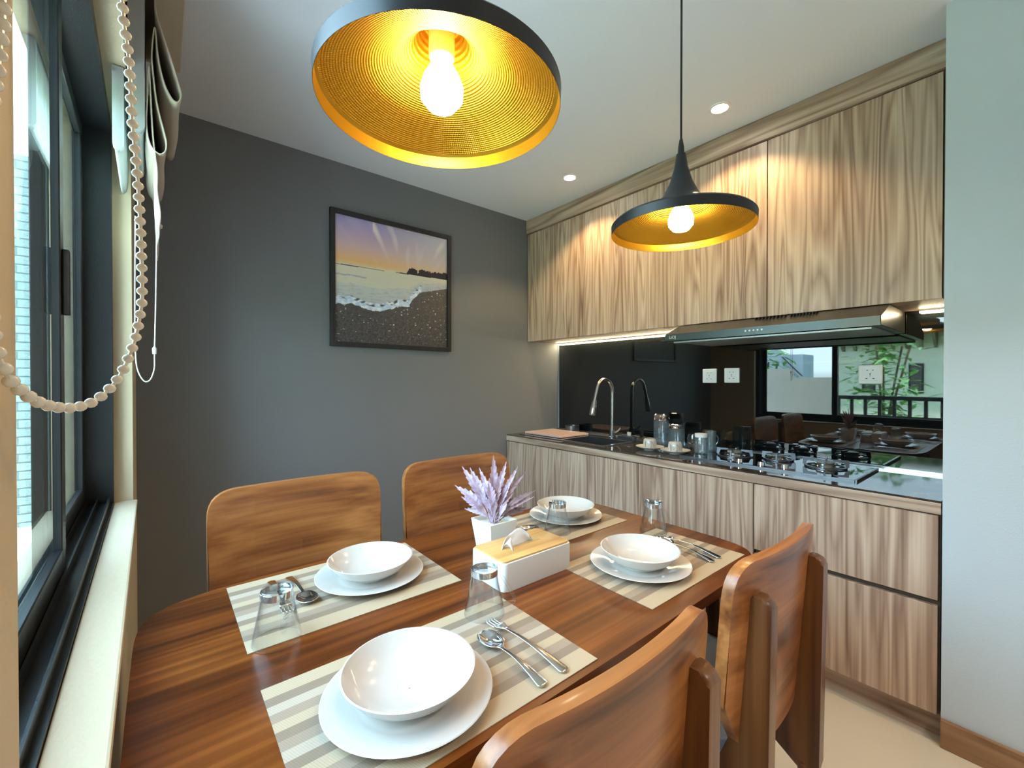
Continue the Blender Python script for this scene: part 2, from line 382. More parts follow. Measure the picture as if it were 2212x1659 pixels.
sash(1.297, J1 - .037, -.138, -.120)

# ------------------------------------------------------------------ exterior
o = tag(mk('garden_lawn', bx(-30, -.35, -12, 25, -.3, -.05), pb('garden grass', (.16, .27, .09), .9, bump=(30, .6), vary=.3)), kind='structure')
o.name = 'ground'
tag(mk('terrace', bx(-3.2, -.36, -12, 12, -.05, -.04), pb('pale terrace paving', (.62, .60, .56), .8, vary=.08)), kind='structure')  # pale paving added to bounce sunlight up to the ceiling
tag(mk('terrace', bx(-3.2, 6, -12, -3.42, -.049, -.039), D.materials['pale terrace paving']), kind='structure')  # second added bounce strip, behind the back wall
o = mk('neighbour_wall', bx(-5.0, -.62, 5.6, 5.8, -.3, 3.2), M['brick'])
tag(o, 'white tiled neighbouring wall seen obliquely through the window glass', 'wall')
pr_ = empty('privacy_screen', (-1.35, 2.1, -.05), 0, 'grey beige stepped screen panel standing outside the window, mirrored in the backsplash', 'screen')
mk('panel', bx(-.02, .02, -.03, .48, 0, 1.45), M['concrete'], pr_); mk('panel', bx(-.02, .02, -.46, -.03, 0, 1.33), M['concrete'], pr_)
rl = empty('balcony_railing', (-2.0, 1.2, -.05), 0, 'black metal railing outside the window, mirrored low in the backsplash', 'railing')
bm = bmesh.new(); box(bm, -.03, .03, -1.4, .55, 1.04, 1.09); mk('top_rail', bm, M['black_frame'], rl)
mk('bottom_rail', bx(-.02, .02, -1.4, .55, .80, .84), M['black_frame'], rl)
for i in range(14): mk('baluster', bx(-.018, .018, -1.38 + i * .145, -1.345 + i * .145, 0, 1.04), M['black_frame'], rl)
tag(mk('garden_wall', bx(-1.32, -.36, -.16, 0, -.05, 3.0), M['concrete']), 'grey wing wall standing square to the house just outside the near end of the window', 'wall')  # unseen wall, added to keep daylight off the left of the dark wall
# houses
def house(name, x, y0, y1, z, wallc, label, roofc, wins, eave):
    h = empty(name, (x, y0, -.3), 0, label, 'building')
    mk('wall', bx(-2, 0, 0, y1 - y0, 0, z), pb(name + ' render', wallc, .8, vary=.05), h)
    bm = bmesh.new(); prism(bm, [(-2.4, z), (.9, z - .25), (.9, z - .15), (-2.4, z + .35)], 'y', -.3, y1 - y0 + .3); mk('roof', bm, pb(name + ' roof', roofc, .7), h)
    for (a, b, c, d) in wins:
        w = mk('window', bx(0, .03, a, b, c, d), M['black_frame'], h); mk('pane', bx(.03, .035, a + .04, b - .04, c + .04, d - .04), pb('house pane', (.12, .09, .09), .2), w)
    if eave:
        n_ = int((y1 - y0) / .28)
        for i in range(n_):
            bm = bmesh.new(); prism(bm, [(0, z - .7), (.06, z - .7), (.75, z - .28), (0, z - .05)], 'y', i * .28, i * .28 + .06); mk('eave_bracket', bm, pb('bracket', (.2, .16, .12), .7), h)
house('white_house', -8.2, 5.2, 8.9, 3.4, (.72, .8, .9), 'pale blue house with small windows beyond the garden, mirrored left in the backsplash', (.3, .12, .08), [(.2, .5, 2.3, 2.9), (.95, 1.3, 2.3, 2.9), (1.7, 2.1, 2.3, 2.9)], False)
house('cream_house', -10.5, -.6, 3.9, 3.1, (.88, .84, .74), 'cream house with bracketed eaves beyond the shrubs, mirrored at right of the backsplash window', (.45, .42, .4), [(.7, 1.0, 1.2, 2.0), (1.6, 1.9, 1.2, 2.0), (2.5, 2.8, 1.2, 2.0), (3.5, 3.8, 1.2, 2.0)], True)
sh = empty('garden_shed', (-7.2, 4.2, -.1), 0, 'low blue grey shed with two slanting bars beside the pale house in the mirrored garden', 'shed')
mk('wall', bx(-.8, 0, -.5, .9, 0, 2.0), pb('shed grey', (.34, .42, .52), .7), sh)
for yy in (-.3, .3):
    bm = bmesh.new(); tube(bm, [(.05, yy + .25, 1.95), (.05, yy - .2, 1.45)], .015); mk('bar', bm, M['black_frame'], sh)
leafm = pb('shrub leaf', (.24, .46, .16), .5, vary=.35); trunkm = pb('shrub stem', (.16, .12, .07), .8)
def shrub(x, y, h, label, n=520, spread=.62):
    s = empty('garden_shrub', (x, y, -.05), 0, label, 'shrub', 'broad leaved shrubs in the garden')
    bm = bmesh.new(); bl = bmesh.new()
    for i in range(5):
        a = random.uniform(0, 6.28); top = Vector((math.cos(a) * .4, math.sin(a) * .4, h * .8)); tube(bm, [(0, 0, 0), top * .5 + Vector((0, 0, .1)), top], .02, 6)
    for i in range(n):
        c = Vector((random.gauss(0, spread * .45), random.gauss(0, spread * .45), h * random.uniform(.12, 1.0)))
        a = random.uniform(0, 6.28); L = random.uniform(.15, .34); d = Vector((math.cos(a), math.sin(a), random.uniform(-.5, .4))).normalized(); sd = d.cross(Vector((0, 0, 1))).normalized() * L * .22
        vs = [bl.verts.new(p) for p in (c, c + d * L * .4 + sd, c + d * L + Vector((0, 0, -.03)), c + d * L * .4 - sd)]; bl.faces.new(vs)
    mk('stems', bm, trunkm, s); mk('foliage', bl, leafm, s)
shrub(-4.4, 3.7, 2.1, 'leafy green shrub left of the mirrored window mullion, nearest the pale house'); shrub(-6.4, 2.0, 2.5, 'tall broad leaved green shrub behind the railing, right of the mirrored window mullion'); shrub(-6.0, -.2, 2.2, 'green shrub rightmost in the mirrored garden, in front of the cream house')

# ------------------------------------------------------------------ kitchen cabinets
UX, BX_ = 2.26, 2.05
def door(bmargs, mat='oak_v'): return bx(*bmargs, bev=.0012, seg=1)
g = .0008
def wall_cab(y0, y1, doors, label):
    r = empty('wall_cabinet', (0, 0, 0), 0, label, 'cabinet')
    mk('body', bx(UX + .019, XB - .001, y0 + .001, y1 - .001, 1.552, 2.398), M['oak_v'], r)
    for i, (a, b) in enumerate(doors): mk('door', bx(UX, UX + .018, a + g, b - g, 1.549, 2.392, bev=.001, seg=1), M['oak_v'], r)
wall_cab(1.405, 2.563, [(1.985, 2.563), (1.405, 1.985)], 'wood grain wall cabinet with two flush doors in the corner against the dark wall')
wall_cab(.8265, 1.405, [(.8265, 1.405)], 'flush wood grain wall cabinet behind the small pendant lamp, above the middle of the hood')
wall_cab(.226, .8235, [(.226, .8235)], 'wide wood grain wall cabinet nearest the white wall, right of the dark vertical gap')
o = struct('trim_2', bx(UX - .012, UX + .012, .212, YA - .001, 2.398, H - .001), M['oak_h'])
o = struct('trim_3', bx(UX + .006, XB - .001, .2005, .224, 1.552, 2.398), M['shadow_gap'])
# base units
def base_cab(y0, y1, label, doors=None, drawers=None):
    r = empty('base_cabinet', (0, 0, 0), 0, label, 'cabinet')
    mk('body', bx(BX_ + .021, XB - .001, y0 + .001, y1 - .001, .09, .783 if not doors or y1 < 1.5 else .60), M['shadow_gap'], r)
    for a, b in doors or []: mk('door', bx(BX_, BX_ + .019, a + g, b - g, .095, .779, bev=.001, seg=1), M['oak_v'], r)
    for a, b in drawers or []: mk('drawer_front', bx(BX_, BX_ + .019, y0 + g + .006, y1 - g, a, b, bev=.001, seg=1), M['oak_v'], r)
base_cab(1.401, 2.565, 'wood grain base cabinet under the sink, in the corner by the dark wall', doors=[(1.401, 1.985), (1.985, 2.565)])
base_cab(.801, 1.399, 'middle wood grain base cabinet between the sink cabinet and the drawers', doors=[(.801, 1.399)])
base_cab(.204, .799, 'wood grain drawer cabinet with dark finger channel beside the white wall', drawers=[(.488, .779), (.095, .468)])
struct('trim_4', bx(BX_ + .05, BX_ + .068, .203, 2.569, 0, .0895), M['oak_h'])
ct = empty('countertop', (0, 0, 0), 0, 'long dark polished stone worktop with wood front edge along the kitchen wall', 'countertop')
SY0, SY1, SX0, SX1 = 1.70, 2.49, 2.13, 2.50
bm = bmesh.new(); zt0, zt1 = .805, .83
box(bm, BX_ + .001, SX0, .203, YA - .001, zt0, zt1); box(bm, SX1, XB - .001, .203, YA - .001, zt0, zt1); box(bm, SX0, SX1, .203, SY0, zt0, zt1); box(bm, SX0, SX1, SY1, YA - .001, zt0, zt1)
mk('slab', bm, M['granite'], ct)
mk('edge_board', bx(BX_ - .003, BX_ + .018, .2035, YA - .001, .7845, .8215), M['oak_h'], ct)
mk('upstand', bx(XB - .022, XB - .012, .203, YA - .001, .83, .842), M['chrome'], ct)
# backsplash
tag(mk('backsplash', bx(XB - .010, XB - .0005, .204, 2.555, .831, 1.549), M['black_glass']), 'glossy black glass backsplash between worktop and wall cabinets', 'backsplash')
# sink
sk = empty('kitchen_sink', (0, 0, .83), 0, 'steel double sink with dark basins let into the stone worktop', 'sink')
bm = bmesh.new(); a, b, c, d = SX0 - .012, SX1 + .012, SY0 - .012, SY1 + .012
for q in ((a, a + .03, c, d), (b - .09, b, c, d), (a + .03, b - .09, c, c + .03), (a + .03, b - .09, d - .03, d), (a + .03, b - .09, 2.07, 2.10)): box(bm, q[0], q[1], q[2], q[3], 0.0005, .005, bev=.0015, seg=1)
mk('rim', bm, M['chrome'], sk)
for (y0, y1) in ((SY0 + .02, 2.07), (2.10, SY1 - .02)):
    bm = bmesh.new(); x0, x1 = SX0 + .018, SX1 - .078
    box(bm, x0, x0 + .003, y0, y1, -.18, 0); box(bm, x1 - .003, x1, y0, y1, -.18, 0); box(bm, x0, x1, y0, y0 + .003, -.18, 0); box(bm, x0, x1, y1 - .003, y1, -.18, 0); box(bm, x0, x1, y0, y1, -.183, -.18)
    mk('basin', bm, M['gun'], sk)
o = mk('cutting_board', bx(-.15, .15, -.19, .19, 0, .016, bev=.004), M['pink_board'], loc=(2.315, 2.30, .8355)); tag(o, 'pale pink cutting board lying over the left sink basin', 'cutting board')
bm = bmesh.new(); lathe(bm, [(.001, .0), (.052, 0), (.055, .004), (.056, .055), (.053, .055), (.051, .006), (.001, .006)], n=32)
o = mk('strainer_cup', bm, M['gun'], loc=(2.475, 2.30, .8355), smooth=True); o.location = (2.47, 2.30, .852); tag(o, 'round dark metal cup at the back of the sink, left of the tap', 'cup')
o.location = (2.525, 2.33, .8302)
f = empty('kitchen_tap', (2.49, 1.914, .8352), 0, 'tall arched brushed steel kitchen tap with pull-down spray head', 'tap')
bm = bmesh.new(); lathe(bm, [(.001, 0), (.026, 0), (.026, .008), (.020, .012), (.018, .05), (.001, .05)], n=24); mk('base', bm, M['gun'], f, smooth=True)
pts = [(0, 0, .05), (0, 0, .2), (0, 0, .31)] + [(-.085 + .085 * math.cos(t), 0, .325 + .09 * math.sin(t)) for t in [R(v) for v in range(15, 166, 15)]] + [(-.182, 0, .305), (-.192, 0, .27)]
bm = bmesh.new(); tube(bm, pts, .0115, 14); mk('spout', bm, M['chrome'], f, smooth=True)
bm = bmesh.new(); tube(bm, [(-.191, 0, .272), (-.196, 0, .255), (-.205, 0, .22), (-.216, 0, .175), (-.217, 0, .168)], [.012, .016, .020, .022, .018], 16); mk('spray_head', bm, M['chrome'], f, smooth=True)
bm = bmesh.new(); tube(bm, [(0, -.018, .035), (0, -.05, .05), (0, -.075, .075)], .006, 10); mk('lever', bm, M['chrome'], f, smooth=True)
bm = bmesh.new(); lathe(bm, [(.001, 0), (.013, 0), (.015, .05), (.001, .05)], n=20); o = mk('soap_dispenser', bm, M['porcelain'], loc=(2.53, 1.80, .8305), smooth=True); tag(o, 'small cream dispenser cap standing right of the tap', 'dispenser')
bm = bmesh.new(); box(bm, -.03, .03, -.15, .15, 0, .028, bev=.004); o = mk('sponge_tray', bm, M['gun'], loc=(2.548, 1.75, 0)); o.location = (2.46, 1.765, .8355); tag(o, 'dark low tray on the sink ledge under the tap', 'tray')
o.scale = (.8, .42, 1)

# under-cabinet strips
for (y0, y1, lab) in ((1.285, 2.555, 'long glowing warm light strip under the wall cabinets left of the hood'), (.206, .33, 'short glowing light strip under the wall cabinet right of the hood')):
    o = empty('light_strip', (XB - .03, (y0 + y1) / 2, 1.545), 0, lab, 'light strip', 'strip lights under the wall cabinets'); hl = (y1 - y0) / 2
    mk('housing', bx(-.012, .012, -hl, hl, -.002, .006), M['chrome'], o); mk('diffuser', bx(-.011, .011, -hl + .002, hl - .002, -.008, -.002), M['led'], o)

# hood
hd = empty('range_hood', (0, 0, 0), 0, 'slim dark metal range hood with push buttons under the wall cabinets', 'range hood')
HY0, HY1 = .376, 1.278
bm = bmesh.new(); prism(bm, [(2.118, 1.452), (2.118, 1.488), (2.262, 1.546), (2.585, 1.546), (2.585, 1.452)], 'y', HY0, HY1, bev=.002, seg=1)
mk('body', bm, M['hood'], hd, smooth=20)
mk('front_strip', bx(2.1155, 2.1185, HY0 + .002, HY1 - .002, 1.4545, 1.4865), pb('teal grey strip', (.08, .10, .10), .3, .4), hd)
mk('filter_plate', bx(2.15, 2.56, HY0 + .03, HY1 - .04, 1.446, 1.4525, bev=.002), M['hood_grey'], hd)
mk('filter_plate', bx(2.135, 2.15, HY0 + .03, HY1 - .04, 1.440, 1.450, bev=.002), M['hood_grey'], hd)
for i in range(5):
    bm = bmesh.new(); tube(bm, [(2.1157, .862 - i * .0175, 1.472), (2.112, .862 - i * .0175, 1.472)], .0045, 12); mk('button', bm, M['print_white'], hd)
for k2, (ya, yb) in enumerate(((.86, .72), (.71, .60))):
    bm = bmesh.new()
    for i in range(9):
        yy = ya + (yb - ya) * i / 9; box(bm, 2.222, 2.248, yy, yy + .005, 1.5315, 1.5435)
    mk('vent_slots', bm, M['dark'], hd)
bm = bmesh.new(); lathe(bm, [(.001, -.002), (.02, -.002), (.02, .001), (.001, .001)], n=20); mk('lamp', bm, M['hood_grey'], hd, loc=(2.25, 1.1, 1.444))
cu = D.curves.new('logo', 'FONT'); cu.body = 'LiOJ'; cu.size = .022; cu.extrude = .0004
dt = D.objects.new('logo', cu); COL.objects.link(dt); dg = bpy.context.evaluated_depsgraph_get(); me = D.meshes.new_from_object(dt.evaluated_get(dg)); D.objects.remove(dt)
me.materials.append(M['print_white']); lo = D.objects.new('logo', me); COL.objects.link(lo); lo.parent = hd; lo.location = (2.1152, 1.252, 1.464); lo.rotation_euler = (R(90), 0, R(-90))

# sockets
def socket(y, z, label, s=.086):
    r = empty('wall_socket', (XB - .0105, y, z), 0, label, 'socket')
    mk('plate', bx(-.011, 0, -s / 2, s / 2, -s / 2, s / 2, bev=.004, seg=3), M['white_plastic'], r)
    mk('insert', bx(-.0125, -.010, -s * .33, s * .33, -s * .33, s * .33, bev=.0008, seg=1), M['white_plastic'], r)
    bm = bmesh.new(); q = s / .086
    for (a, b, w, h) in ((-.010, .019, .005, .003), (.010, .019, .005, .003), (0, .002, .003, .008), (0, -.007, .003, .003), (-.012, -.018, .007, .003), (.012, -.018, .007, .003)):
        box(bm, -.0129, -.0124, a * q - w * q / 2, a * q + w * q / 2, b * q - h * q / 2, b * q + h * q / 2)
    mk('pin_holes', bm, M['dark'], r)
socket(1.267, 1.269, 'white wall socket on the backsplash, leftmost of the three'); socket(1.135, 1.271, 'white wall socket on the backsplash, middle one beside the mirrored window frame'); socket(.499, 1.269, 'white wall socket on the backsplash below the right end of the hood', .090)

# hob
hb = empty('gas_hob', (0, 0, .8302), 0, 'black glass gas hob with three burners set on the worktop', 'hob')
mk('glass_top', bx(2.165, 2.545, .463, 1.215, 0, .008, bev=.003), M['hob_glass'], hb)
mk('front_trim', bx(2.160, 2.1645, .463, 1.215, 0, .0085), M['gun'], hb)
mk('side_trim', bx(2.165, 2.545, .456, .4625, 0, .009), M['gun'], hb)
def burner(x, y, s):
    bm = bmesh.new(); lathe(bm, [(.001, .009), (.052 * s, .009), (.052 * s, .014), (.040 * s, .018), (.040 * s, .026), (.001, .026)], (x, y, 0), 32); mk('burner_cup', bm, M['chrome'], hb, smooth=True)
    bm = bmesh.new(); lathe(bm, [(.001, .027), (.033 * s, .027), (.036 * s, .031), (.034 * s, .035), (.001, .037)], (x, y, 0), 32); mk('burner_cap', bm, M['hood_grey'], hb, smooth=True)
    bm = bmesh.new(); ro = .082 * s
    lathe(bm, [(ro - .010, .0095), (ro, .0095), (ro, .015), (ro - .010, .015), (ro - .010, .0095)], (x, y, 0), 40)
    for k in range(4):
        a = R(12 + 90 * k); c_, s_ = math.cos(a), math.sin(a); n0 = len(bm.verts); bm.verts.ensure_lookup_table()
        prism(bm, [(ro - .004, .012), (ro + .006, .016), (ro + .004, .046), (ro - .05 * s, .046), (ro - .052 * s, .040), (ro - .014, .036)], 'y', -.0035, .0035)
        bm.verts.ensure_lookup_table()
        for v in bm.verts[n0:]:
            px_, py_ = v.co.x, v.co.y; v.co.x = x + px_ * c_ - py_ * s_; v.co.y = y + px_ * s_ + py_ * c_
    mk('pan_support', bm, M['gun'], hb)
burner(2.37, 1.02, 1.0); burner(2.43, .83, .82); burner(2.39, .62, 1.0)
for (x, y) in ((2.215, .93), (2.215, .83), (2.215, .73)):
    bm = bmesh.new(); lathe(bm, [(.001, .008), (.016, .008), (.014, .024), (.001, .024)], (x, y, 0), 20); mk('knob', bm, M['polished'], hb, smooth=True)

# ------------------------------------------------------------------ things on the worktop
def canister(x, y, h, r, label):
    c = empty('glass_canister', (x, y, .8304), 0, label, 'canister', 'glass canisters beside the cups')
    bm = bmesh.new(); lathe(bm, [(.001, 0), (r * .96, 0), (r, .004), (r, h * .8), (r - .002, h * .8), (r - .003, .006), (.001, .006)], n=32); mk('jar', bm, M['glass_water'], c, smooth=True)
    bm = bmesh.new(); lathe(bm, [(.001, h * .79), (r + .001, h * .79), (r + .002, h * .81), (r + .002, h * .97), (r - .004, h), (.001, h)], n=32); mk('lid', bm, M['polished'], c, smooth=True)
canister(2.515, 1.542, .195, .049, 'tall glass canister with steel lid, right of the tap'); canister(2.505, 1.43, .14, .049, 'short glass canister with steel lid, beside the taller canister')
def cupset(x, y, label, lab2):
    s = empty('saucer', (x, y, .8304), 0, lab2, 'saucer', 'saucers on the worktop')
    bm = bmesh.new(); lathe(bm, [(.001, 0), (.034, 0), (.036, .003), (.060, .010), (.080, .019), (.081, .021), (.058, .013), (.034, .006), (.001, .006)], n=40); mk('dish', bm, M['porcelain'], s, smooth=True)
    c = empty('coffee_cup', (x, y, .8378), R(215), label, 'cup', 'coffee cups upside down on saucers')
    bm = bmesh.new(); lathe(bm, [(.001, .058), (.030, .058), (.0355, .052), (.038, .035), (.0385, 0), (.0365, 0), (.036, .035), (.033, .050), (.001, .055)], n=40); mk('body', bm, M['porcelain'], c, smooth=True)
    bm = bmesh.new(); tube(bm, spline([(.036, 0, .046), (.055, 0, .048), (.062, 0, .028), (.052, 0, .012), (.037, 0, .014)], 5), .0035, 8); mk('handle', bm, M['porcelain'], c, smooth=True)
    bm = bmesh.new()
    def stroke(ps, w):
        P = []
        for (a, z) in ps: rr = .0392; P.append((rr * math.cos(a), rr * math.sin(a), z))
        tube(bm, spline(P, 4), w, 6)
    stroke([(R(-40), .012), (R(-42), .045)], .0022); stroke([(R(-20), .015), (R(-5), .03), (R(12), .044), (R(28), .028), (R(35), .015)], .0008); stroke([(R(-30), .036), (R(-20), .03)], .0008)
    mk('pattern', bm, M['ink'], c)
cupset(2.25, 1.455, 'white coffee cup with grey marbled lines, left one of the two', 'white saucer under the left coffee cup')
cupset(2.245, 1.29, 'white coffee cup with grey marbled lines, right one nearest the hob', 'white saucer under the right coffee cup')
def hprof(h, r0, r1, t=.0025, base=.006): return [(.001, 0), (r0, 0), (r0 + .001, .003), (r1, h), (r1 - t, h), (r0 - t, base), (.001, base)]
def simple_glass(name, x, y, z, prof, label, cat, mat='glass', extra=None):
    r = empty(name, (x, y, z), 0, label, cat); bm = bmesh.new(); lathe(bm, prof, n=32); mk('body', bm, M[mat], r, smooth=True)
    if extra: extra(r)
    return r
simple_glass('glass_goblet', 2.44, 1.285, .8304, [(.001, 0), (.030, 0), (.030, .003), (.006, .010), (.008, .02), (.034, .045), (.036, .07), (.028, .095), (.026, .095), (.033, .07), (.031, .048), (.001, .025)], 'rounded clear glass standing between the right cup and the lidded jar', 'glass')
def lid(r):
    bm = bmesh.new(); lathe(bm, [(.001, .088), (.032, .088), (.033, .092), (.033, .108), (.001, .110)], n=28); mk('lid', bm, M['white_plastic'], r, smooth=True)
simple_glass('lidded_jar', 2.32, 1.178, .8385, [(.001, 0), (.032, 0), (.035, .004), (.035, .07), (.031, .088), (.028, .088), (.032, .07), (.032, .008), (.001, .008)], 'small glass jar with white lid at the left corner of the hob', 'jar', 'glass_water', lid)
simple_glass('tall_glass', 2.43, 1.178, .8385, hprof(.115, .027, .030), 'tall clear drinking glass behind the lidded jar beside the hob', 'glass', 'glass_water')
def mugh(r):
    bm = bmesh.new(); tube(bm, spline([(.033, 0, .075), (.055, 0, .08), (.062, 0, .055), (.05, 0, .025), (.034, 0, .022)], 5), .0035, 8); mk('handle', bm, M['glass_water'], r, smooth=True)
m_ = simple_glass('glass_mug', 2.555, 1.262, .8304, hprof(.09, .032, .036), 'clear glass mug with handle beside the backsplash, left of the hob', 'mug', 'glass_water', mugh)
m_.rotation_euler = (0, 0, R(-60))

# ------------------------------------------------------------------ dining table
TX0, TX1, TY0, TY1, TZ = -.042, 1.345, .472, 1.228, .75
tcx, tcy, hx, hy = (TX0 + TX1) / 2, (TY0 + TY1) / 2, (TX1 - TX0) / 2, (TY1 - TY0) / 2
tb = empty('dining_table', (tcx, tcy, 0), 0, 'glossy reddish brown wooden dining table with rounded corners', 'table')
bm = bmesh.new(); pts = []
for i in range(120):
    t = 2 * math.pi * i / 120; n_ = 7.5
    cx_, sy_ = math.cos(t), math.sin(t)
    pts.append((hx * math.copysign(abs(cx_) ** (2 / n_), cx_), hy * math.copysign(abs(sy_) ** (2 / n_), sy_)))
prism(bm, pts, 'z', TZ - .024, TZ, bev=.006, seg=3)
mk('tabletop', bm, M['table'], tb, smooth=40)
bm = bmesh.new()
for s in (-1, 1):
    box(bm, -hx + .06, hx - .06, s * (hy - .075) - .01, s * (hy - .075) + .01, TZ - .088, TZ - .0245); box(bm, s * (hx - .05) - .01, s * (hx - .05) + .01, -hy + .085, hy - .085, TZ - .088, TZ - .0245)
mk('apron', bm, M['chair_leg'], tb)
for sx_ in (-1, 1):
    for sy_ in (-1, 1):
        bm = bmesh.new(); a, b = sx_ * (hx - .047), sy_ * (hy - .14)
        vs = []
        for z, w in ((0, .015), (TZ - .0245, .022)): vs.append([bm.verts.new((a + dx * w, b + dy * w, z)) for dx, dy in ((-1, -1), (1, -1), (1, 1), (-1, 1))])
        bm.faces.new(vs[0][::-1]); bm.faces.new(vs[1])
        for i in range(4): bm.faces.new((vs[0][i], vs[0][(i + 1) % 4], vs[1][(i + 1) % 4], vs[1][i]))
        mk('leg', bm, M['chair_leg'], tb)

# ------------------------------------------------------------------ chairs (origin on the floor below the middle of the back, facing +y)
def chair(label, loc, rz, scale=(1, 1, 1)):
    r = empty('dining_chair', loc, rz, label, 'chair', 'dining chairs around the table'); r.scale = scale
    W = .23
    # curved back panel, rounded top corners, tapering rounded bottom; middle bulges backwards
    out = rpoly([(-W, .885, .062), (-W + .003, .60, .05), (-W + .085, .455, .05), (W - .085, .455, .05), (W - .003, .60, .05), (W, .885, .062)][::-1], 8)
    bm = bmesh.new(); th = .022
    nx = 30
    # build as a grid clipped to the outline: columns follow the outline
    xs = [-W + .0001 + (2 * W - .0002) * i / nx for i in range(nx + 1)]
    xs = [W * math.sin(math.pi / 2 * (2 * i / nx - 1)) * .9999 for i in range(nx + 1)]
    def zr(x):
        zz = []
        for i in range(len(out)):
            (xa, za), (xb, zb) = out[i], out[(i + 1) % len(out)]
            if (xa - x) * (xb - x) <= 0 and xa != xb: zz.append(za + (zb - za) * (x - xa) / (xb - xa))
        return (min(zz), max(zz)) if zz else (.6, .8)
    def yb(x, z): return -.008 + .028 * (x / W) ** 2 - (z - .65) * .075
    nz = 14; front = []; back = []
    for x in xs:
        z0, z1 = zr(x); colf = []; colb = []
        for j in range(nz + 1):
            z = z0 + (z1 - z0) * j / nz; y = yb(x, z); colf.append(bm.verts.new((x, y + th / 2, z))); colb.append(bm.verts.new((x, y - th / 2, z)))
        front.append(colf); back.append(colb)
    for i in range(nx):
        for j in range(nz):
            bm.faces.new((front[i][j], front[i + 1][j], front[i + 1][j + 1], front[i][j + 1])); bm.faces.new((back[i][j], back[i][j + 1], back[i + 1][j + 1], back[i + 1][j]))
        for j in (0, nz): bm.faces.new((front[i][j], back[i][j], back[i + 1][j], front[i + 1][j]))
    for i in (0, nx):
        for j in range(nz): bm.faces.new((front[i][j], front[i][j + 1], back[i][j + 1], back[i][j]))
    bm.edges.ensure_lookup_table(); bm.faces.ensure_lookup_table()
    bmesh.ops.recalc_face_normals(bm, faces=bm.faces[:])
    rim = [e_ for e_ in bm.edges if len(e_.link_faces) == 2 and e_.calc_face_angle(0) > R(60)]
    bmesh.ops.bevel(bm, geom=rim, offset=.009, segments=4, profile=.5, affect='EDGES', clamp_overlap=True)
    mk('backrest', bm, M['chair'], r, smooth=50)
    # two broad side frames: post behind the backrest that turns forward under the seat
    for s in (-1, 1):
        x = s * .158
        poly = rpoly([(-.016, .815, .004), (-.052, .815, .030), (-.044, .255, .03), (.13, .375, .02), (.40, .385, .0), (.40, .428, .0), (.058, .428, .02), (.008, .56, .03)], 6)
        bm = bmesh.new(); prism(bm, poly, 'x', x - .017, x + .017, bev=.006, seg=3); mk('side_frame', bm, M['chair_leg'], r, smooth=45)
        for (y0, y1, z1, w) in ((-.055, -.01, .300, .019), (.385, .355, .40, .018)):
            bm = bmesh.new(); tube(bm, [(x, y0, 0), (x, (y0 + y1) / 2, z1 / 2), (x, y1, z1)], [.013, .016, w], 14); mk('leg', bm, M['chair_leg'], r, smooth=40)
    bm = bmesh.new(); box(bm, -.141, .141, .10, .125, .38, .42); box(bm, -.141, .141, .355, .38, .38, .42); mk('cross_rail', bm, M['chair_leg'], r)
    bm = bmesh.new(); prism(bm, rpoly([(-.135, .035, .03), (.135, .035, .03), (.195, .09, .03), (.205, .42, .05), (-.205, .42, .05), (-.195, .09, .03)], 6), 'z', .4285, .478, bev=.018, seg=4); mk('seat', bm, M['seat_fabric'], r, smooth='all')
    return r
c1 = chair('nearest wooden dining chair, seen from behind at the bottom of the photo', (.465, .345, 0), 0)
def chair_copy(label, loc, rz, scale):
    c = dup(c1); c.location = loc; c.rotation_euler = (0, 0, rz); c.scale = scale; c['label'] = label; return c
chair_copy('wooden dining chair seen from behind, beside the drawer cabinet at the table end', (1.075, .37, 0), 0, (1, 1, 1))
chair_copy('wooden dining chair facing the camera, left one of the two against the dark wall', (.362, 1.54, 0), R(180), (1.13, 1, 1.03))
chair_copy('wooden dining chair facing the camera, partly behind the purple feathery plant', (.985, 1.56, 0), R(180), (1.13, 1, 1.03))

# ------------------------------------------------------------------ table setting
Z = TZ + .0003
def placemat(x0, x1, y0, y1, label, rot=0):
    o = mk('placemat', bx(-.235, .235, -.15, .15, 0, .0014), M['mat'], loc=((x0 + x1) / 2, (y0 + y1) / 2, Z)); o.scale = ((x1 - x0) / .47, (y1 - y0) / .30, 1); o.rotation_euler = (0, 0, rot)
    tag(o, label, 'placemat', 'striped placemats on the table')
placemat(.120, .592, .486, .772, 'beige striped placemat nearest the camera, under the largest bowl')
placemat(.118, .568, .890, 1.205, 'beige striped placemat on the left far side, in front of the left wall chair')
placemat(.812, 1.268, .517, .795, 'beige striped placemat on the right near side, beyond the tissue box')
placemat(.800, 1.262, .905, 1.185, 'beige striped placemat at the far right, behind the tissue box and plant')
def plate(x, y, label):
    bm = bmesh.new(); lathe(bm, [(.001, 0), (.078, 0), (.082, .003), (.095, .009), (.127, .0145), (.1285, .0155), (.127, .0165), (.094, .0115), (.080, .006), (.072, .005), (.001, .005)], n=72)
    o = mk('dinner_plate', bm, M['porcelain'], loc=(x, y, Z + .0015), smooth=True); tag(o, label, 'plate', 'white dinner plates on the placemats')
def bowl(x, y, label, dz=0):
    r = empty('soup_bowl', (x, y, Z + .0068), random.random(), label, 'bowl', 'white bowls on the dinner plates')
    P = [(.001, .003), (.046, .003), (.046, 0), (.050, 0), (.051, .004), (.068, .011), (.086, .024), (.098, .040), (.1012, .0445), (.0985, .0450), (.084, .0275), (.066, .0155), (.046, .0085), (.001, .007)]
    bm = bmesh.new(); lathe(bm, P, n=96); bm.verts.ensure_lookup_table()
    for v in bm.verts:            # fine ribs on the outside, as on the photographed bowls
        rr = math.hypot(v.co.x, v.co.y)
    mk('body', bm, M['bowl'], r, smooth=True)
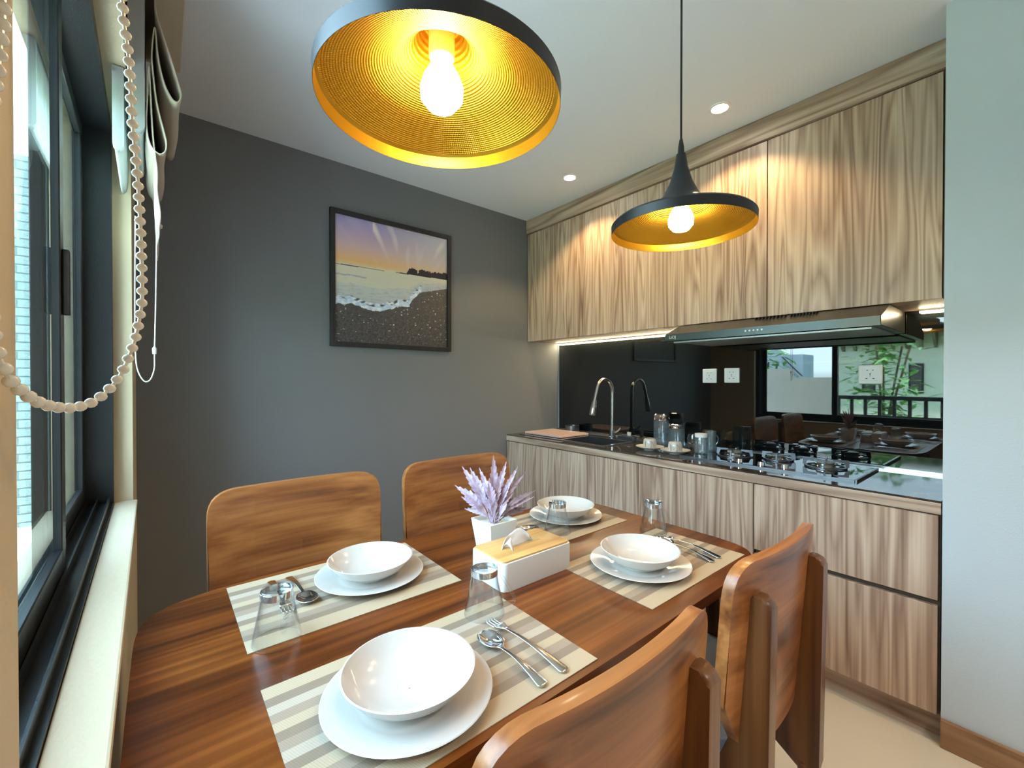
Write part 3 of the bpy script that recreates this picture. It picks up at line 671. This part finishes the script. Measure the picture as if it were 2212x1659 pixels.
def m_bowl():
    m, n, l = nodes('ribbed porcelain'); b = n['Principled BSDF']; b.inputs['Base Color'].default_value = (.62, .575, .52, 1); b.inputs['Roughness'].default_value = .12; b.inputs['Coat Weight'].default_value = .3
    return m
M['bowl'] = m_bowl()
SP = [(.296, .612), (.404, 1.050), (.975, .660), (1.118, 1.064)]
PL = ['nearest the camera', 'on the left far placemat', 'on the right near placemat', 'on the far right placemat behind the plant']
for (x, y), t in zip(SP, PL):
    plate(x, y, 'white dinner plate under a bowl, ' + t); bowl(x, y, 'white shallow bowl on a plate, ' + t)
# upturned handled glasses
def tumbler(x, y, ang, label):
    r = empty('glass_tumbler', (x, y, Z + .0015), ang, label, 'glass', 'upturned handled glasses on the table')
    bm = bmesh.new(); h = .098
    lathe(bm, [(.0425, 0), (.0425, .002), (.040, .018), (.034, .045), (.029, .070), (.0275, .082), (.0275, h - .002), (.0262, h), (.019, h - .001), (.017, h - .004), (.001, h - .004), (.001, h - .013), (.024, h - .014), (.0262, .078), (.0278, .068), (.0325, .045), (.0385, .018), (.041, 0), (.0425, 0)], n=48)
    mk('body', bm, M['glass'], r, smooth=30)
    bm = bmesh.new(); lathe(bm, [(.0240, h - .016), (.0281, h - .016), (.0281, h - .004), (.0274, h - .0035)], n=48); mk('base_band', bm, M['band'], r, smooth=True)
    bm = bmesh.new(); tube(bm, spline([(.027, 0, .084), (.040, 0, .070), (.058, 0, .038), (.066, 0, .022), (.062, 0, .016), (.048, 0, .017), (.040, 0, .018)], 5), .0034, 10); mk('handle', bm, M['glass'], r, smooth=True)
M['band'] = pb('thick glass base reflecting', (.72, .76, .78), .06, .9)
tumbler(.168, .905, R(60), 'upturned glass on the left far placemat, its handle turned away'); tumbler(.525, .733, R(-28), 'upturned glass with handle, beside the tissue box and near spoon')
tumbler(.990, .978, R(150), 'upturned glass with handle, behind the tissue box'); tumbler(1.232, .783, R(-25), 'upturned glass with handle, farthest right beside the counter side of the table')
# cutlery
def cutlery(kind, p_head, p_end, label, z=0.0, L=None):
    a = Vector(p_head); b = Vector(p_end); d = (b - a); length = d.length; ang = math.atan2(d.y, d.x)
    r = empty(kind, (a.x, a.y, Z + .0018 + z), ang, label, kind, kind + 's on the placemats')
    bm = bmesh.new(); n = 36; rows = []
    hl = .060 if kind == 'spoon' else .052        # head length
    if kind != 'spoon': pass
    s0 = 0 if kind == 'spoon' else .030
    for i in range(n + 1):
        s = s0 + (length - s0) * i / n
        if s < hl:
            q = s / hl
            if kind == 'spoon': w = .0205 * math.sqrt(max(0, 1 - (2 * (q ** .85) - 1) ** 2)) + (.003 if i else .001) * q; zc = -.0; dep = .008 * math.sin(math.pi * min(1, q)) ; base = .008 - dep + .002
            else: w = .0115 * (1 - .55 * max(0, (q - .7) / .3)); dep = 0.001; base = .004 + .004 * q
            w = max(w, .0012)
        else:
            q = (s - hl) / (length - hl); w = .0036 + .0065 * max(0, (q - .25) / .75) ** 1.3; 
            if q > .94: w *= math.sqrt(max(.05, 1 - ((q - .94) / .06) ** 2))
            dep = 0; base = .008 + .006 * math.sin(math.pi * min(1, q * 1.1)) * (1 - q) if q < .9 else .0015 + .0005
            base = .008 * (1 - q) ** 1.5 + .006 * math.sin(math.pi * q) + .001
        row = []
        for k2 in range(7):
            u = k2 / 3 - 1; y = u * w
            z_ = base + (dep * (u * u) if dep else .0006 * (1 - abs(u)))
            row.append(bm.verts.new((s, y, z_)))
        rows.append(row)
    for A, B in zip(rows, rows[1:]):
        for k2 in range(6): bm.faces.new((A[k2], A[k2 + 1], B[k2 + 1], B[k2]))
    if kind == 'fork':
        for k2 in range(4):
            y = -.0095 + k2 * .00633
            vs = []
            for s, z_, w in ((.032, .005, .0019), (.02, .0035, .0017), (.008, .0035, .0014), (0, .0055, .0006)): vs.append((bm.verts.new((s, y - w, z_)), bm.verts.new((s, y + w, z_))))
            for A, B in zip(vs, vs[1:]): bm.faces.new((A[0], A[1], B[1], B[0]))
    o = mk('body', bm, M['polished'], r, smooth='all'); sd = o.modifiers.new('thickness', 'SOLIDIFY'); sd.thickness = .0014; sd.offset = 1
    # sunk panel at the handle end
    bm = bmesh.new(); box(bm, length - .052, length - .010, -.0035, .0035, .0034, .0042, bev=.0004, seg=1); 
    mk('handle_panel', bm, M['gun'], r)
    return r
cutlery('spoon', (.472, .668), (.470, .492), 'steel spoon lying right of the nearest bowl'); cutlery('fork', (.512, .700), (.522, .494), 'steel fork beside the spoon, right of the nearest bowl')
cutlery('spoon', (1.170, .735), (1.146, .545), 'steel spoon right of the bowl, on the right near placemat'); cutlery('fork', (1.205, .745), (1.186, .545), 'steel fork outermost on the right near placemat')
cutlery('spoon', (.250, .990), (.243, 1.172), 'steel spoon between the upturned glass and the bowl, left far placemat'); cutlery('fork', (.205, .985), (.205, 1.175), 'steel fork behind the upturned glass, left far placemat')
cutlery('spoon', (.955, 1.025), (.830, 1.120), 'steel spoon half hidden behind the plant pot')

# tissue box
tx = empty('tissue_box', (.720, .838, Z), R(0), 'white rectangular tissue box with bamboo lid in the middle of the table', 'tissue box')
bm = bmesh.new(); prism(bm, rpoly([(-.113, -.067, .012), (.113, -.067, .012), (.113, .067, .012), (-.113, .067, .012)], 6), 'z', .0, .066, bev=.002, seg=2); mk('box', bm, pb('box white', (.80, .78, .74), .4), tx, smooth=45)
bm = bmesh.new(); prism(bm, rpoly([(-.109, -.063, .010), (.109, -.063, .010), (.109, .063, .010), (-.109, .063, .010)], 6), 'z', .0662, .0705, bev=.0015, seg=2); mk('lid', bm, M['bamboo'], tx, smooth=45)
bm = bmesh.new(); prism(bm, rpoly([(-.060, -.008, .0079), (.060, -.008, .0079), (.060, .008, .0079), (-.060, .008, .0079)], 6), 'z', .0703, .0709); mk('slot', bm, pb('slot edge', (.5, .33, .14), .5), tx)
bm = bmesh.new(); random.seed(3); n1, n2 = 12, 7; G = []
for i in range(n1 + 1):
    u = i / n1; row = []
    for j in range(n2 + 1):
        v = j / n2; hgt = .044 * (math.sin(math.pi * u) ** .45) * (1 - .25 * u)
        row.append(bm.verts.new((-.068 + .105 * u + .012 * (v - .5) * math.sin(5 * u), .004 * math.sin(9 * u) * (1 - v) + v * (.022 * math.sin(2.2 * u + .6) - .014) + random.uniform(-.0015, .0015), .069 + v * hgt + .004 * math.sin(7 * u + 3) * v)))
    G.append(row)
for i in range(n1):
    for j in range(n2): bm.faces.new((G[i][j], G[i + 1][j], G[i + 1][j + 1], G[i][j + 1]))
o = mk('tissue', bm, pb('tissue paper', (.82, .82, .82), .9), tx, smooth='all'); sd = o.modifiers.new('t', 'SOLIDIFY'); sd.thickness = .0008
bm = bmesh.new(); n0 = []
for i in range(9):
    u = i / 8; n0.append((bm.verts.new((-.064 + .006 * u, -.004 - .030 * u, .0715 + .020 * math.sin(math.pi * u * .75 + .5) * (1 - u * .5))), bm.verts.new((-.044 - .004 * u, -.004 - .018 * u, .0715 + .032 * math.sin(math.pi * u * .6 + .8) * (1 - u * .6)))))
for A, B in zip(n0, n0[1:]): bm.faces.new((A[0], A[1], B[1], B[0]))
o = mk('tissue', bm, D.materials['tissue paper'], tx, smooth='all'); sd = o.modifiers.new('t', 'SOLIDIFY'); sd.thickness = .0008

# potted plant
pt = empty('potted_plant', (.7475, .995, Z), 0, 'lilac feathery artificial plant in a square white pot behind the tissue box', 'plant')
bm = bmesh.new()
def ring(w, z): return [bm.verts.new((a * w, b * w, z)) for a, b in ((-1, -1), (1, -1), (1, 1), (-1, 1))]
Rg = [ring(.036, 0), ring(.048, .090), ring(.044, .090), ring(.043, .078)]
bm.faces.new(Rg[0][::-1]); bm.faces.new(Rg[3])
for A, B in zip(Rg, Rg[1:]):
    for i in range(4): bm.faces.new((A[i], A[(i + 1) % 4], B[(i + 1) % 4], B[i]))
mk('pot', bm, M['pot_white'], pt)
def m_leaf(nm, c, dk):
    m, n, l = nodes(nm); b = n['Principled BSDF']; b.inputs['Roughness'].default_value = .55; b.inputs['Sheen Weight'].default_value = .3
    tcn = n.new('ShaderNodeTexCoord'); no = n.new('ShaderNodeTexNoise'); no.inputs['Scale'].default_value = 60; l.new(tcn.outputs['Object'], no.inputs[0]); rp = n.new('ShaderNodeValToRGB'); l.new(no.outputs[0], rp.inputs[0])
    rp.color_ramp.elements[0].position = .3; rp.color_ramp.elements[0].color = (*dk, 1); rp.color_ramp.elements[1].position = .65; rp.color_ramp.elements[1].color = (*c, 1); l.new(rp.outputs[0], b.inputs['Base Color']); return m
LM = [m_leaf('lilac leaf', (.62, .50, .66), (.42, .30, .40)), m_leaf('mauve leaf', (.50, .34, .40), (.30, .18, .20)), m_leaf('brown mauve leaf', (.27, .16, .17), (.12, .07, .06))]
def feather(tip, w, mat, base=(0, 0, .078), tw=0.0):
    """toothed feather leaf with a midrib, drooping from the pot to its tip"""
    b0 = Vector(base); t = Vector(tip); mid = (b0 + t) / 2 + Vector((0, 0, .012)); C_ = spline([b0, mid, t], 9); n = len(C_)
    bm = bmesh.new(); d0 = (t - b0).normalized(); side0 = d0.cross(Vector((-.633, -.774, .2))).normalized(); side0 = Matrix.Rotation(tw, 3, d0) @ side0; nrm = side0.cross(d0)
    L_, R_, Mv = [], [], []
    for i, c in enumerate(C_):
        q = i / (n - 1); ww = w * (max(0, (q - .18)) / .4) ** .7 if q < .58 else w * ((1 - q) / .42) ** .8
        ww = max(ww, .0012); tooth = .72 if i % 2 else 1.0
        Mv.append(bm.verts.new(c)); L_.append(bm.verts.new(c + side0 * ww * tooth + nrm * ww * .35 + d0 * (.006 if not i % 2 else 0))); R_.append(bm.verts.new(c - side0 * ww * tooth + nrm * ww * .35 + d0 * (.006 if not i % 2 else 0)))
    for i in range(n - 1):
        bm.faces.new((Mv[i], Mv[i + 1], L_[i + 1], L_[i])); bm.faces.new((Mv[i], R_[i], R_[i + 1], Mv[i + 1]))
    tube(bm, C_, [.0014 * (1 - .7 * i / n) for i in range(n)], 6)
    mk('leaf', bm, mat, pt)
tips = [((.002, .007, .268), .013, 0), ((-.067, .063, .236), .013, 0), ((-.050, .048, .232), .012, 0), ((-.030, .030, .232), .010, 0), ((.030, -.017, .250), .011, 0), ((.070, -.055, .222), .010, 1), ((.054, -.040, .236), .009, 1), ((.092, -.075, .170), .008, 2), ((.088, -.070, .150), .008, 1),
        ((-.083, .075, .182), .013, 0), ((-.070, .060, .150), .012, 0), ((-.062, .055, .116), .010, 0), ((.078, -.058, .118), .009, 2), ((.066, -.050, .108), .008, 2), ((-.02, .0, .20), .012, 0), ((.01, -.02, .21), .011, 1), ((.034, -.036, .20), .010, 0), ((.045, -.03, .16), .010, 1), ((-.04, .01, .165), .012, 0), ((.02, .02, .235), .010, 1),
        ((-.02, -.03, .15), .010, 0), ((.01, -.045, .14), .009, 0), ((.06, -.01, .14), .008, 2), ((.04, -.05, .13), .009, 2), ((-.045, .03, .13), .010, 1), ((.02, .05, .19), .010, 0), ((-.02, .06, .2), .010, 1), ((.05, .02, .2), .009, 1), ((-.01, .03, .14), .010, 0), ((.03, -.02, .12), .009, 2), ((.055, .04, .15), .009, 2)]
random.seed(11)
for (tp, w, mi) in tips: feather(tp, w * 1.22, LM[mi], (random.uniform(-.012, .012), random.uniform(-.012, .012), .078), random.uniform(-.5, .5))

# ------------------------------------------------------------------ pendants
def pendant(x, y, zr, rad, label):
    r = empty('pendant_lamp', (x, y, zr), 0, label, 'pendant lamp', 'black and gold pendant lamps over the table'); k = rad / .18
    # outer skin: band, shallow dish, long narrow neck
    outp = [(.18, 0), (.1812, .022), (.176, .028), (.12, .050), (.075, .068), (.048, .092), (.030, .128), (.018, .168), (.0125, .205), (.001, .206)]
    bm = bmesh.new(); lathe(bm, [(a * k if a > .01 else a, z) for a, z in outp], n=96); mk('shade', bm, M['black_paint'], r, smooth=40)
    inp = [(.1795, 0), (.1785, .004), (.1775, .020), (.172, .0245), (.118, .046), (.073, .064), (.046, .089), (.028, .126), (.001, .127)]
    bm = bmesh.new(); lathe(bm, [(a * k if a > .01 else a, z) for a, z in inp], n=96); mk('gold_lining', bm, M['gold'], r, smooth=40)
    bm = bmesh.new(); lathe(bm, [(.001, .078), (.0185, .078), (.0195, .083), (.0195, .118), (.0185, .1265), (.001, .1265)], n=28); mk('socket', bm, pb('cream socket', (.75, .6, .25), .4), r, smooth=True)
    bm = bmesh.new(); lathe(bm, [(.0150, .079), (.0175, .066), (.027, .050), (.0325, .033), (.0315, .017), (.021, .004), (.001, -.001)], n=32); mk('bulb', bm, M['bulb'], r, smooth=True)
    bm = bmesh.new(); lathe(bm, [(.001, .205), (.0085, .205), (.0075, .225), (.004, .245), (.001, .246)], n=20); mk('strain_relief', bm, M['black_paint'], r, smooth=True)
    bm = bmesh.new(); tube(bm, [(0, 0, .24), (0, 0, H - zr - .022)], .0028, 10); mk('cable', bm, M['black_paint'], r, smooth=True)
    bm = bmesh.new(); lathe(bm, [(.001, H - zr - .024), (.045, H - zr - .022), (.05, H - zr - .001), (.001, H - zr - .001)], n=32); mk('ceiling_rose', bm, M['black_paint'], r, smooth=True)
pendant(.333, .575, 1.650, .179, 'black pendant lamp with hammered gold inside, nearest the camera over the left of the table')
pendant(1.078, .605, 1.638, .180, 'black and gold pendant lamp hanging in front of the wall cabinets')

# downlights; the four behind the camera are added to brighten the room
for i, (x, y, lab) in enumerate(((2.014, .939, 'recessed ceiling spotlight above the small pendant, nearer the white wall'), (1.978, 1.848, 'recessed ceiling spotlight nearer the dark wall'), (.5, -1.0, 'recessed ceiling spotlight behind the camera, nearer the window wall'), (1.5, -1.0, 'recessed ceiling spotlight behind the camera, by the white wall'), (.5, -2.4, 'recessed ceiling spotlight at the back near the window wall'), (1.5, -2.4, 'recessed ceiling spotlight at the back corner'))):
    r = empty('ceiling_spotlight', (x, y, H), 0, lab, 'downlight', 'recessed ceiling spotlights')
    bm = bmesh.new(); lathe(bm, [(.034, -.0005), (.048, -.0005), (.046, -.004), (.036, -.005), (.034, -.0005)], n=40); mk('bezel', bm, M['white_plastic'], r, smooth=True)
    bm = bmesh.new(); lathe(bm, [(.001, -.0025), (.034, -.0025)], n=32); mk('lens', bm, M['spot_lens'], r)
    light('spot_beam', 'SPOT', (x, y, H - .012), 6.3 if y > 0 else 13, (1, .70, .33) if y > 0 else (1, .97, .93), spot_size=R(120 if y > 0 else 100), spot_blend=.4, shadow_soft_size=.02)

# ------------------------------------------------------------------ picture on the dark wall
pc = empty('framed_picture', (1.149, YA, 1.835), 0, 'black framed sunset beach photograph hanging on the dark wall', 'picture')
pw, ph = .398, .396
bm = bmesh.new(); fw_ = .028
box(bm, -pw, -pw + fw_, -.024, -.001, -ph, ph, bev=.002); box(bm, pw - fw_, pw, -.024, -.001, -ph, ph, bev=.002); box(bm, -pw + fw_, pw - fw_, -.024, -.001, ph - fw_, ph, bev=.002); box(bm, -pw + fw_, pw - fw_, -.024, -.001, -ph, -ph + fw_, bev=.002)
mk('frame', bm, M['black_paint'], pc)
from mathutils import noise as N
def pcol(u, v):
    def mixc(a, b, t): t = max(0, min(1, t)); return tuple(a[i] * (1 - t) + b[i] * t for i in range(3))
    hz = .605 + .02 * u
    shore = .285 + .02 * math.sin(u * 14) + (.02 * N.noise(Vector((u * 20, 1, 0)))) + max(0, u - .30) * .10
    if u > .63: shore = .36 + min(1, (u - .63) / .10) * .10 + .07 * (u - .63) / .37 + .01 * math.sin(u * 50) * (u < .7)
    if u > .73: shore = .475 + (u - .73) * .25
    if v > hz:
        t = (v - hz) / (1 - hz)
        c = mixc((.86, .66, .38), (.90, .52, .22), t / .12)
        c = mixc(c, (.74, .50, .52), (t - .14) / .30); c = mixc(c, (.42, .35, .62), (t - .42) / .5)
        g_ = max(0, (u - .35) / .65); c = mixc(c, (.78, .72, .66), g_ * .75 * (.5 + .5 * t))
        ray_ = N.noise(Vector(((u - .6) / (t * .5 + .5) * 12, t * 1.5, 3))); c = mixc(c, (.92, .80, .76), max(0, ray_ - .08) * 2.2 * t * (1 if .3 < u < .98 else .1))
        if v < hz + .012: c = mixc(c, (.9, .8, .6), .6 if u < .5 else .2)
        hh = 0
        if u > .6: hh = .055 + .018 * N.noise(Vector((u * 22, 0, 0))) + .012 * N.noise(Vector((u * 90, 5, 0)))
        if .595 < u <= .625: hh = .05 * (u - .595) / .03
        if .70 < u < .715: hh *= .5
        if .5 < u <= .6: hh = .006
        if u < .42: hh = .008 * (1 - u / .42)
        if v < hz + hh: c = (.035, .025, .03) if u > .5 else (.13, .11, .16)
        return c
    if v > shore:
        q = (v - shore) / max(.001, hz - shore); n_ = N.noise(Vector((u * 18, v * 90, 0))) ; n2_ = N.noise(Vector((u * 70, v * 160, 2)))
        c = mixc((.50, .53, .60), (.78, .72, .58), q); c = mixc(c, (.30, .30, .36), max(0, n_ * 1.2 + n2_ * .5) * (1 - q) * .9)
        if q > .55: c = mixc(c, (.84, .74, .54), .5)
        if .74 < q < .78 and u < .25: c = (.50, .46, .50)
        if v < shore + .06 and u < .74:
            f_ = N.noise(Vector((u * 30, v * 50, 7))); c = mixc((.55, .66, .86), (.92, .94, .98), f_ * 1.5 + .4)
            if v > shore + .035: c = mixc(c, (.1, .1, .14), max(0, N.noise(Vector((u * 25, v * 60, 11))) * 3))
        return c
    n_ = N.noise(Vector((u * 160, v * 110, 1))) + .6 * N.noise(Vector((u * 45, v * 50, 4))); dk = (v / .5)
    c = mixc((.02, .018, .022), (.11, .095, .095), .45 + n_ * .8); c = mixc(c, (.20, .17, .16), .35 * dk)
    sp = N.noise(Vector((u * 55, v * 75, 9)))
    if sp > .50: c = mixc(c, (.8, .78, .76), (sp - .50) * 7 * min(1, .35 + dk))
    return c
nn = 230; me = D.meshes.new('print'); vv = []; ff = []; px0, py0 = pw - fw_, ph - fw_
for j in range(nn + 1):
    for i in range(nn + 1): vv.append((-px0 + 2 * px0 * i / nn, -.010, -py0 + 2 * py0 * j / nn))
for j in range(nn):
    for i in range(nn): a = j * (nn + 1) + i; ff.append((a, a + 1, a + nn + 2, a + nn + 1))
me.from_pydata(vv, [], ff); ca = me.color_attributes.new('Col', 'FLOAT_COLOR', 'POINT'); buf = []
for j in range(nn + 1):
    for i in range(nn + 1): buf.extend((*pcol(i / nn, j / nn), 1))
ca.data.foreach_set('color', buf)
m, n, l = nodes('beach photograph print'); at_ = n.new('ShaderNodeAttribute'); at_.attribute_name = 'Col'; l.new(at_.outputs['Color'], n['Principled BSDF'].inputs['Base Color']); n['Principled BSDF'].inputs['Roughness'].default_value = .5
me.materials.append(m); o = D.objects.new('print', me); COL.objects.link(o); o.parent = pc
mk('backing', bx(-px0, px0, -.009, -.001, -py0, py0), M['dark'], pc)

# ------------------------------------------------------------------ roman blind, cord, bead chain
bl = empty('roman_blind', (0, 0, 0), 0, 'taupe roman blind gathered in loops at the top of the window', 'blind')
def sheet(path, y0, y1, th, mat, name, wav=0.0, n=5):
    P = spline([(x, 0, z) for x, z in path], 7); bm = bmesh.new(); rows = []
    ny = 10
    for j in range(ny + 1):
        y = y0 + (y1 - y0) * j / ny
        rows.append([bm.verts.new((p.x - .0145 * (y - 1.65) + wav * math.sin(y * 17 + p.z * 6), y, p.z)) for p in P])
    for A, B in zip(rows, rows[1:]):
        for i in range(len(P) - 1): bm.faces.new((A[i], A[i + 1], B[i + 1], B[i]))
    o = mk(name, bm, mat, bl, smooth='all'); sd = o.modifiers.new('t', 'SOLIDIFY'); sd.thickness = th; sd.offset = 0; return o
sheet([(-.006, 2.434), (-.003, 2.33), (.010, 2.275), (.030, 2.205), (.048, 2.135), (.053, 2.105), (.045, 2.083), (.030, 2.088), (.012, 2.13), (.0, 2.20), (-.006, 2.28), (-.014, 2.20), (-.010, 2.12), (-.003, 2.05), (.010, 1.985), (.016, 1.95), (.012, 1.922), (-.003, 1.912), (-.022, 1.935), (-.029, 1.99), (-.025, 2.08), (-.021, 2.16),
       (-.018, 2.06), (-.014, 1.95), (-.006, 1.86), (-.006, 1.80), (.001, 1.735), (-.002, 1.69)], 1.65, 2.10, .0035, M['fabric'], 'fabric', .002)
mk('headrail', bx(-.055, .066, .55, 2.12, 2.435, 2.503, bev=.002), M['fabric'], bl)
bm = bmesh.new(); lathe(bm, [(.001, -.008), (.007, -.005), (.008, .004), (.001, .01)], (.0, 1.66, 1.70), 12); mk('hem_weight', bm, M['fabric'], bl, smooth=True)
sheet([(-.030, 2.434), (-.031, 2.25), (-.034, 1.99), (-.046, 1.963), (-.062, 1.985), (-.067, 2.14), (-.068, 2.43)], 1.66, 2.00, .0015, M['lining'], 'lining')
sheet([(-.078, 2.122), (-.079, 1.94), (-.088, 1.896), (-.098, 1.92), (-.101, 2.122)], 1.66, 2.03, .0015, M['lining'], 'lining')
bm = bmesh.new(); prism(bm, rpoly([(-.101, 1.897, .012), (-.0765, 1.897, .012), (-.0765, 2.126, 0), (-.101, 2.126, 0)], 6), 'y', 1.645, 1.67); mk('lining', bm, M['lining'], bl)
bm = bmesh.new(); prism(bm, rpoly([(-.067, 1.962, .018), (-.031, 1.962, .018), (-.031, 2.434, 0), (-.067, 2.434, 0)], 6), 'y', 1.645, 1.67); mk('lining', bm, M['lining'], bl)
bm = bmesh.new(); tube(bm, spline([(-.006, 1.668, 1.70), (-.009, 1.668, 1.50), (-.013, 1.668, 1.326), (-.014, 1.668, 1.275), (-.024, 1.668, 1.242), (-.038, 1.668, 1.24), (-.052, 1.668, 1.275), (-.056, 1.668, 1.34), (-.056, 1.668, 1.5), (-.054, 1.668, 1.72)], 8), .0016, 8)
cd = mk('pull_cord', bm, M['cord'], None, smooth=True); tag(cd, 'thin white cord loop hanging below the blind in front of the dark wall', 'cord')
bm = bmesh.new(); lathe(bm, [(.001, -.012), (.005, -.010), (.0055, .006), (.002, .012)], (-.013, 1.668, 1.33), 14); mk('connector', bm, M['cord'], cd, smooth=True)

CH_ = [(-.0185, .333, 2.42), (-.0185, .3325, 1.9), (-.018, .331, 1.6), (-.0157, .3243, 1.4623), (-.0135, .327, 1.4287), (-.0127, .3279, 1.4165), (-.0117, .329, 1.3883), (-.0104, .3303, 1.3702), (-.0093, .3315, 1.3496), (-.0084, .3308, 1.3233), (-.008, .3301, 1.2902), (-.0091, .3309, 1.2775), (-.0109, .3297, 1.2652), (-.0138, .3265, 1.2535), (-.0175, .3221, 1.2424), (-.0225, .3155, 1.2339), (-.0279, .3073, 1.2284), (-.0334, .2972, 1.2268), (-.037, .2895, 1.2275), (-.0401, .2814, 1.2293), (-.0425, .2743, 1.2319), (-.0445, .2669, 1.2356), (-.0463, .2595, 1.24), (-.0472, .2548, 1.2453), (-.0484, .253, 1.2507), (-.0492, .2505, 1.2617), (-.0495, .246, 1.2973), (-.0485, .247, 1.3382), (-.0472, .2536, 1.37), (-.0465, .2573, 1.42), (-.045, .262, 1.7), (-.043, .265, 2.42)]
bc = empty('bead_chain', (-.03, .30, 1.23), 0, 'ivory beaded chain loop hanging in front of the window, nearest the camera', 'bead chain')
P = spline(CH_, 24); tot = 0; marks = []; step = .0068; nxt = 0; off = Vector((-.03, .30, 1.23))
for a, b in zip(P, P[1:]):
    L = (b - a).length
    while nxt <= tot + L and L > 0: marks.append(a + (b - a) * ((nxt - tot) / L)); nxt += step
    tot += L
near = [m for m in marks if m.z < 1.53]
bm = bmesh.new(); lathe(bm, [(.00001, -.0026), (.0013, -.00225), (.0023, -.0013), (.0027, 0), (.0023, .0013), (.0013, .00225), (.00001, .0026)], n=14); b0 = mk('bead', bm, M['bead'], bc, smooth='all', loc=near[0] - off)
near = near[:99]
for p in near[1:]:
    c = b0.copy(); COL.objects.link(c); c.parent = bc; c.location = p - off
bm = bmesh.new(); tube(bm, [p - off for p in P], .0009, 6); mk('thread', bm, M['bead'], bc)
bm = bmesh.new(); rest = [m for m in marks if m.z >= 1.53]
for p in rest: lathe(bm, [(.0001, -.0026), (.0023, -.0013), (.0027, 0), (.0023, .0013), (.0001, .0026)], tuple(p - off), 8)
o = mk('beads', bm, M['bead'], bc, smooth='all'); o['kind'] = 'stuff'
bm = bmesh.new(); box(bm, -.05, -.01, .24, .345, 2.415, 2.4345); bmesh.ops.translate(bm, vec=-off, verts=bm.verts[:]); mk('chain_guide', bm, M['white_plastic'], bc)
